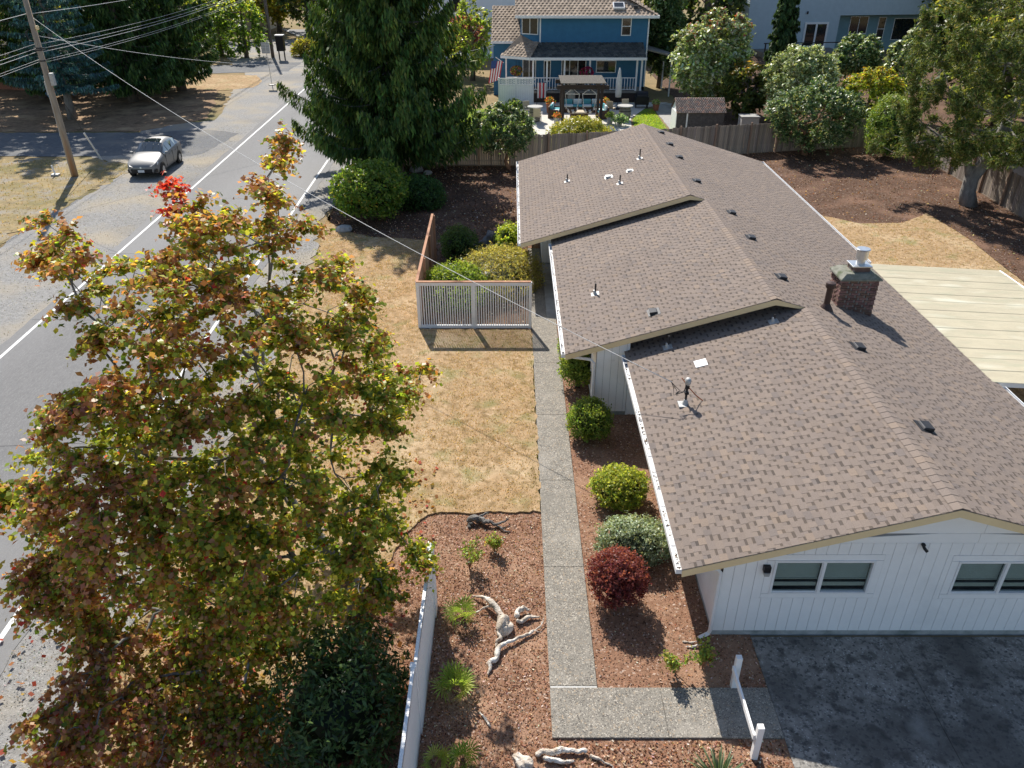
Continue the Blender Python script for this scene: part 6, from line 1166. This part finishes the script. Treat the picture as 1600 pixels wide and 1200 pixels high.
# small sheds behind the fence
sh = thing('garden_shed', 'small weathered shed with shingled roof behind the plank fence', 'shed', (13.2, 56.6, 0)); b = MB(); lap_wall(b, (-1.65, 0), (1.65, 0), 0, 1.62, .2); b.box(-1.63, 1.63, .02, 2.0, 0, 1.6); b.build('wall', 'old_shed', sh) if 'old_shed' in MATS else b.build('wall', 'dark_timber', sh)
b = MB(); us = Vector((0, math.cos(R(36)), math.sin(R(36)))); tile_roof(b, (0, -.12, 1.58), (1, 0, 0), us, (0, -us.z, us.y), -1.75, 1.75, 1.35, .16, .13, pal=((.34, .27, .23), (.25, .20, .18), (.38, .24, .19), (.2, .17, .16))); u2 = Vector((0, -us.y, us.z)); tile_roof(b, (0, 2.12, 1.58), (-1, 0, 0), u2, (0, us.z, us.y), -1.75, 1.75, 1.35, .16, .13, pal=((.34, .27, .23), (.25, .20, .18))); b.build('roof', 'roof_tile', sh, tint=True)
b = MB(); b.prism([(0, 1.55), (2.02, 1.55), (1.0, 2.33)], 'x', -1.64, 1.64); b.build('gable', 'white_paint', sh); b = MB(); b.box(-1.70, -1.66, .05, 1.95, 0, 1.6); b.build('end_wall', 'white_paint', sh); b = MB(); b.box(-1.0, -.9, -.06, -.022, 0, 1.55); b.build('batten', 'white_trim', sh)
t = thing('storage_box', 'grey flat-topped storage box beside the small shed', 'box', (17.0, 58.0, 0)); b = MB(); b.box(-.62, .62, -.5, .5, 0, 1.05); b.build('body', 'pot_grey', t, bevel=.02); b = MB(); b.box(-.66, .66, -.54, .54, 1.051, 1.14); b.build('lid', 'concrete', t, bevel=.02)
# ---- grey house
gh = thing('grey_house', 'large grey-blue lapped-siding house with french doors behind the shrubs', 'house', (29.0, 98.5, 0), R(7)); m = MB()
lap_wall(m, (-2, 0), (9.1, 0), 0, 9.5, .22, .03); lap_wall(m, (9.1, 0), (23, 0), 4.0, 9.5, .22, .03); lap_wall(m, (23, 0), (23, 12), 0, 9.5, .22, .03); lap_wall(m, (-2, 12), (-2, 0), 0, 9.5, .22, .03); m.box(-1.9, 22.9, 1.6, 12, 0, 9.4); m.box(-1.9, 9.0, .1, 1.6, 0, 9.4); m.box(9.1, 22.9, .05, 1.6, 3.98, 9.4); m.build('wall', 'grey_siding', gh)
m = MB(); lap_wall(m, (9.2, 1.4), (23, 1.4), 0, 3.97, .22, .03); m.box(9.05, 9.1, .03, 1.4, 0, 3.97); m.build('recessed_wall', 'grey_teal', gh)
win(gh, (2.2, -.03, 2.5), (1, 0), 1.5, 2.5); win(gh, (6.4, -.03, 1.95), (1, 0), 2.9, 2.75, split=2, t=.22); win(gh, (12.3, 1.37, 2.8), (1, 0), 2.3, 1.9, split=2); win(gh, (15.2, 1.37, 2.35), (1, 0), .95, 2.6, bars=1); win(gh, (18.2, 1.37, 2.3), (1, 0), 3.0, 2.4); win(gh, (21.3, 1.37, 2.3), (1, 0), 1.6, 2.4)
m = MB(); m.prism([(-1, 9.3), (6, 12.5), (13, 9.3)], 'x', -2.6, 23.6); m.build('roof', 'dark_metal', gh); m = MB(); m.box(-1, 8.5, -3.2, -.05, .0, .55); m.build('deck', 'grey_timber', gh)
for k in range(5): b = MB(); x = -.8+k*2.2; b.box(x-.06, x+.06, -3.2, -3.08, .55, 1.5); b.build('deck_post', 'dark_timber', gh)
b = MB(); b.box(-1, 8.4, -3.2, -3.1, 1.45, 1.55); b.build('deck_rail', 'dark_timber', gh)
b = MB(); b.lathe([(.08, 0), (.12, .12), (.05, .3)], 8, (5.0, -.15, 4.2)); b.build('wall_lamp', 'dark_metal', gh)
# ---- white building, brick house, pink roofed house
wb = thing('white_building', 'plain white building wall behind the cedar and tiled roof', 'house', (-4, 95, 0)); m = MB(); lap_wall(m, (-6, 0), (7, 0), 0, 8, .3, .02); m.box(-5.9, 6.9, .02, 8, 0, 7.9); m.build('wall', 'white_paint', wb); m = MB(); m.prism([(-.8, 7.8), (4, 10), (8.8, 7.8)], 'x', -6.6, 7.6); m.build('roof', 'dark_metal', wb); win(wb, (-2, -.03, 5.4), (1, 0), 1.2, 1.5); win(wb, (3.6, -.03, 3.6), (1, 0), 3.2, 2.6, split=1, fm='pot_grey')
hb = thing('brick_house', 'low red brick house half hidden behind the utility pole', 'house', (-46, 75, 0), R(-12)); m = MB(); m.box(-8, 3.5, 0, 8, 0, 2.7); m.build('wall', 'house_brick', hb); m = MB(); m.prism([(-.9, 2.65), (4, 4.6), (8.9, 2.65)], 'x', -8.7, 4.2); m.build('roof', 'grey_timber', hb); win(hb, (-3, -.03, 1.5), (1, 0), 1.8, 1.2, split=2); win(hb, (1.2, -.03, 1.5), (1, 0), 1.4, 1.2, split=2)
m = MB(); m.box(3.55, 3.62, -.2, 1.5, .9, 2.0); m.build('shutter', 'terracotta', hb)
hp_ = thing('pink_roofed_house', 'house with faded pink roof glimpsed above the lime hedge', 'house', (-42, 122, 0)); m = MB(); m.box(-7, 7, 0, 8, 0, 4.6); m.build('wall', 'beige', hp_); m = MB(); m.prism([(-1, 4.5), (4, 7.2), (9, 4.5)], 'x', -7.8, 7.8); m.build('roof', 'pink_roof', hp_); win(hp_, (-2, -.03, 2.2), (1, 0), 1.6, 1.3, split=2); win(hp_, (3, -.03, 2.2), (1, 0), 1.6, 1.3, split=2)
ns = thing('neighbour_shed', 'pale low roof beyond the side fence by the pine', 'shed', (30.0, 42.5, 0)); m = MB(); m.box(-2, 2, -2, 3, 0, 1.7); m.build('wall', 'pot_grey', ns); m = MB(); m.hexa([(-2.3, -2.3, 1.65), (2.3, -2.3, 1.9), (2.3, 3.3, 1.9), (-2.3, 3.3, 1.65)], [(-2.3, -2.3, 1.75), (2.3, -2.3, 2.0), (2.3, 3.3, 2.0), (-2.3, 3.3, 1.75)]); m.build('roof', 'lead', ns)
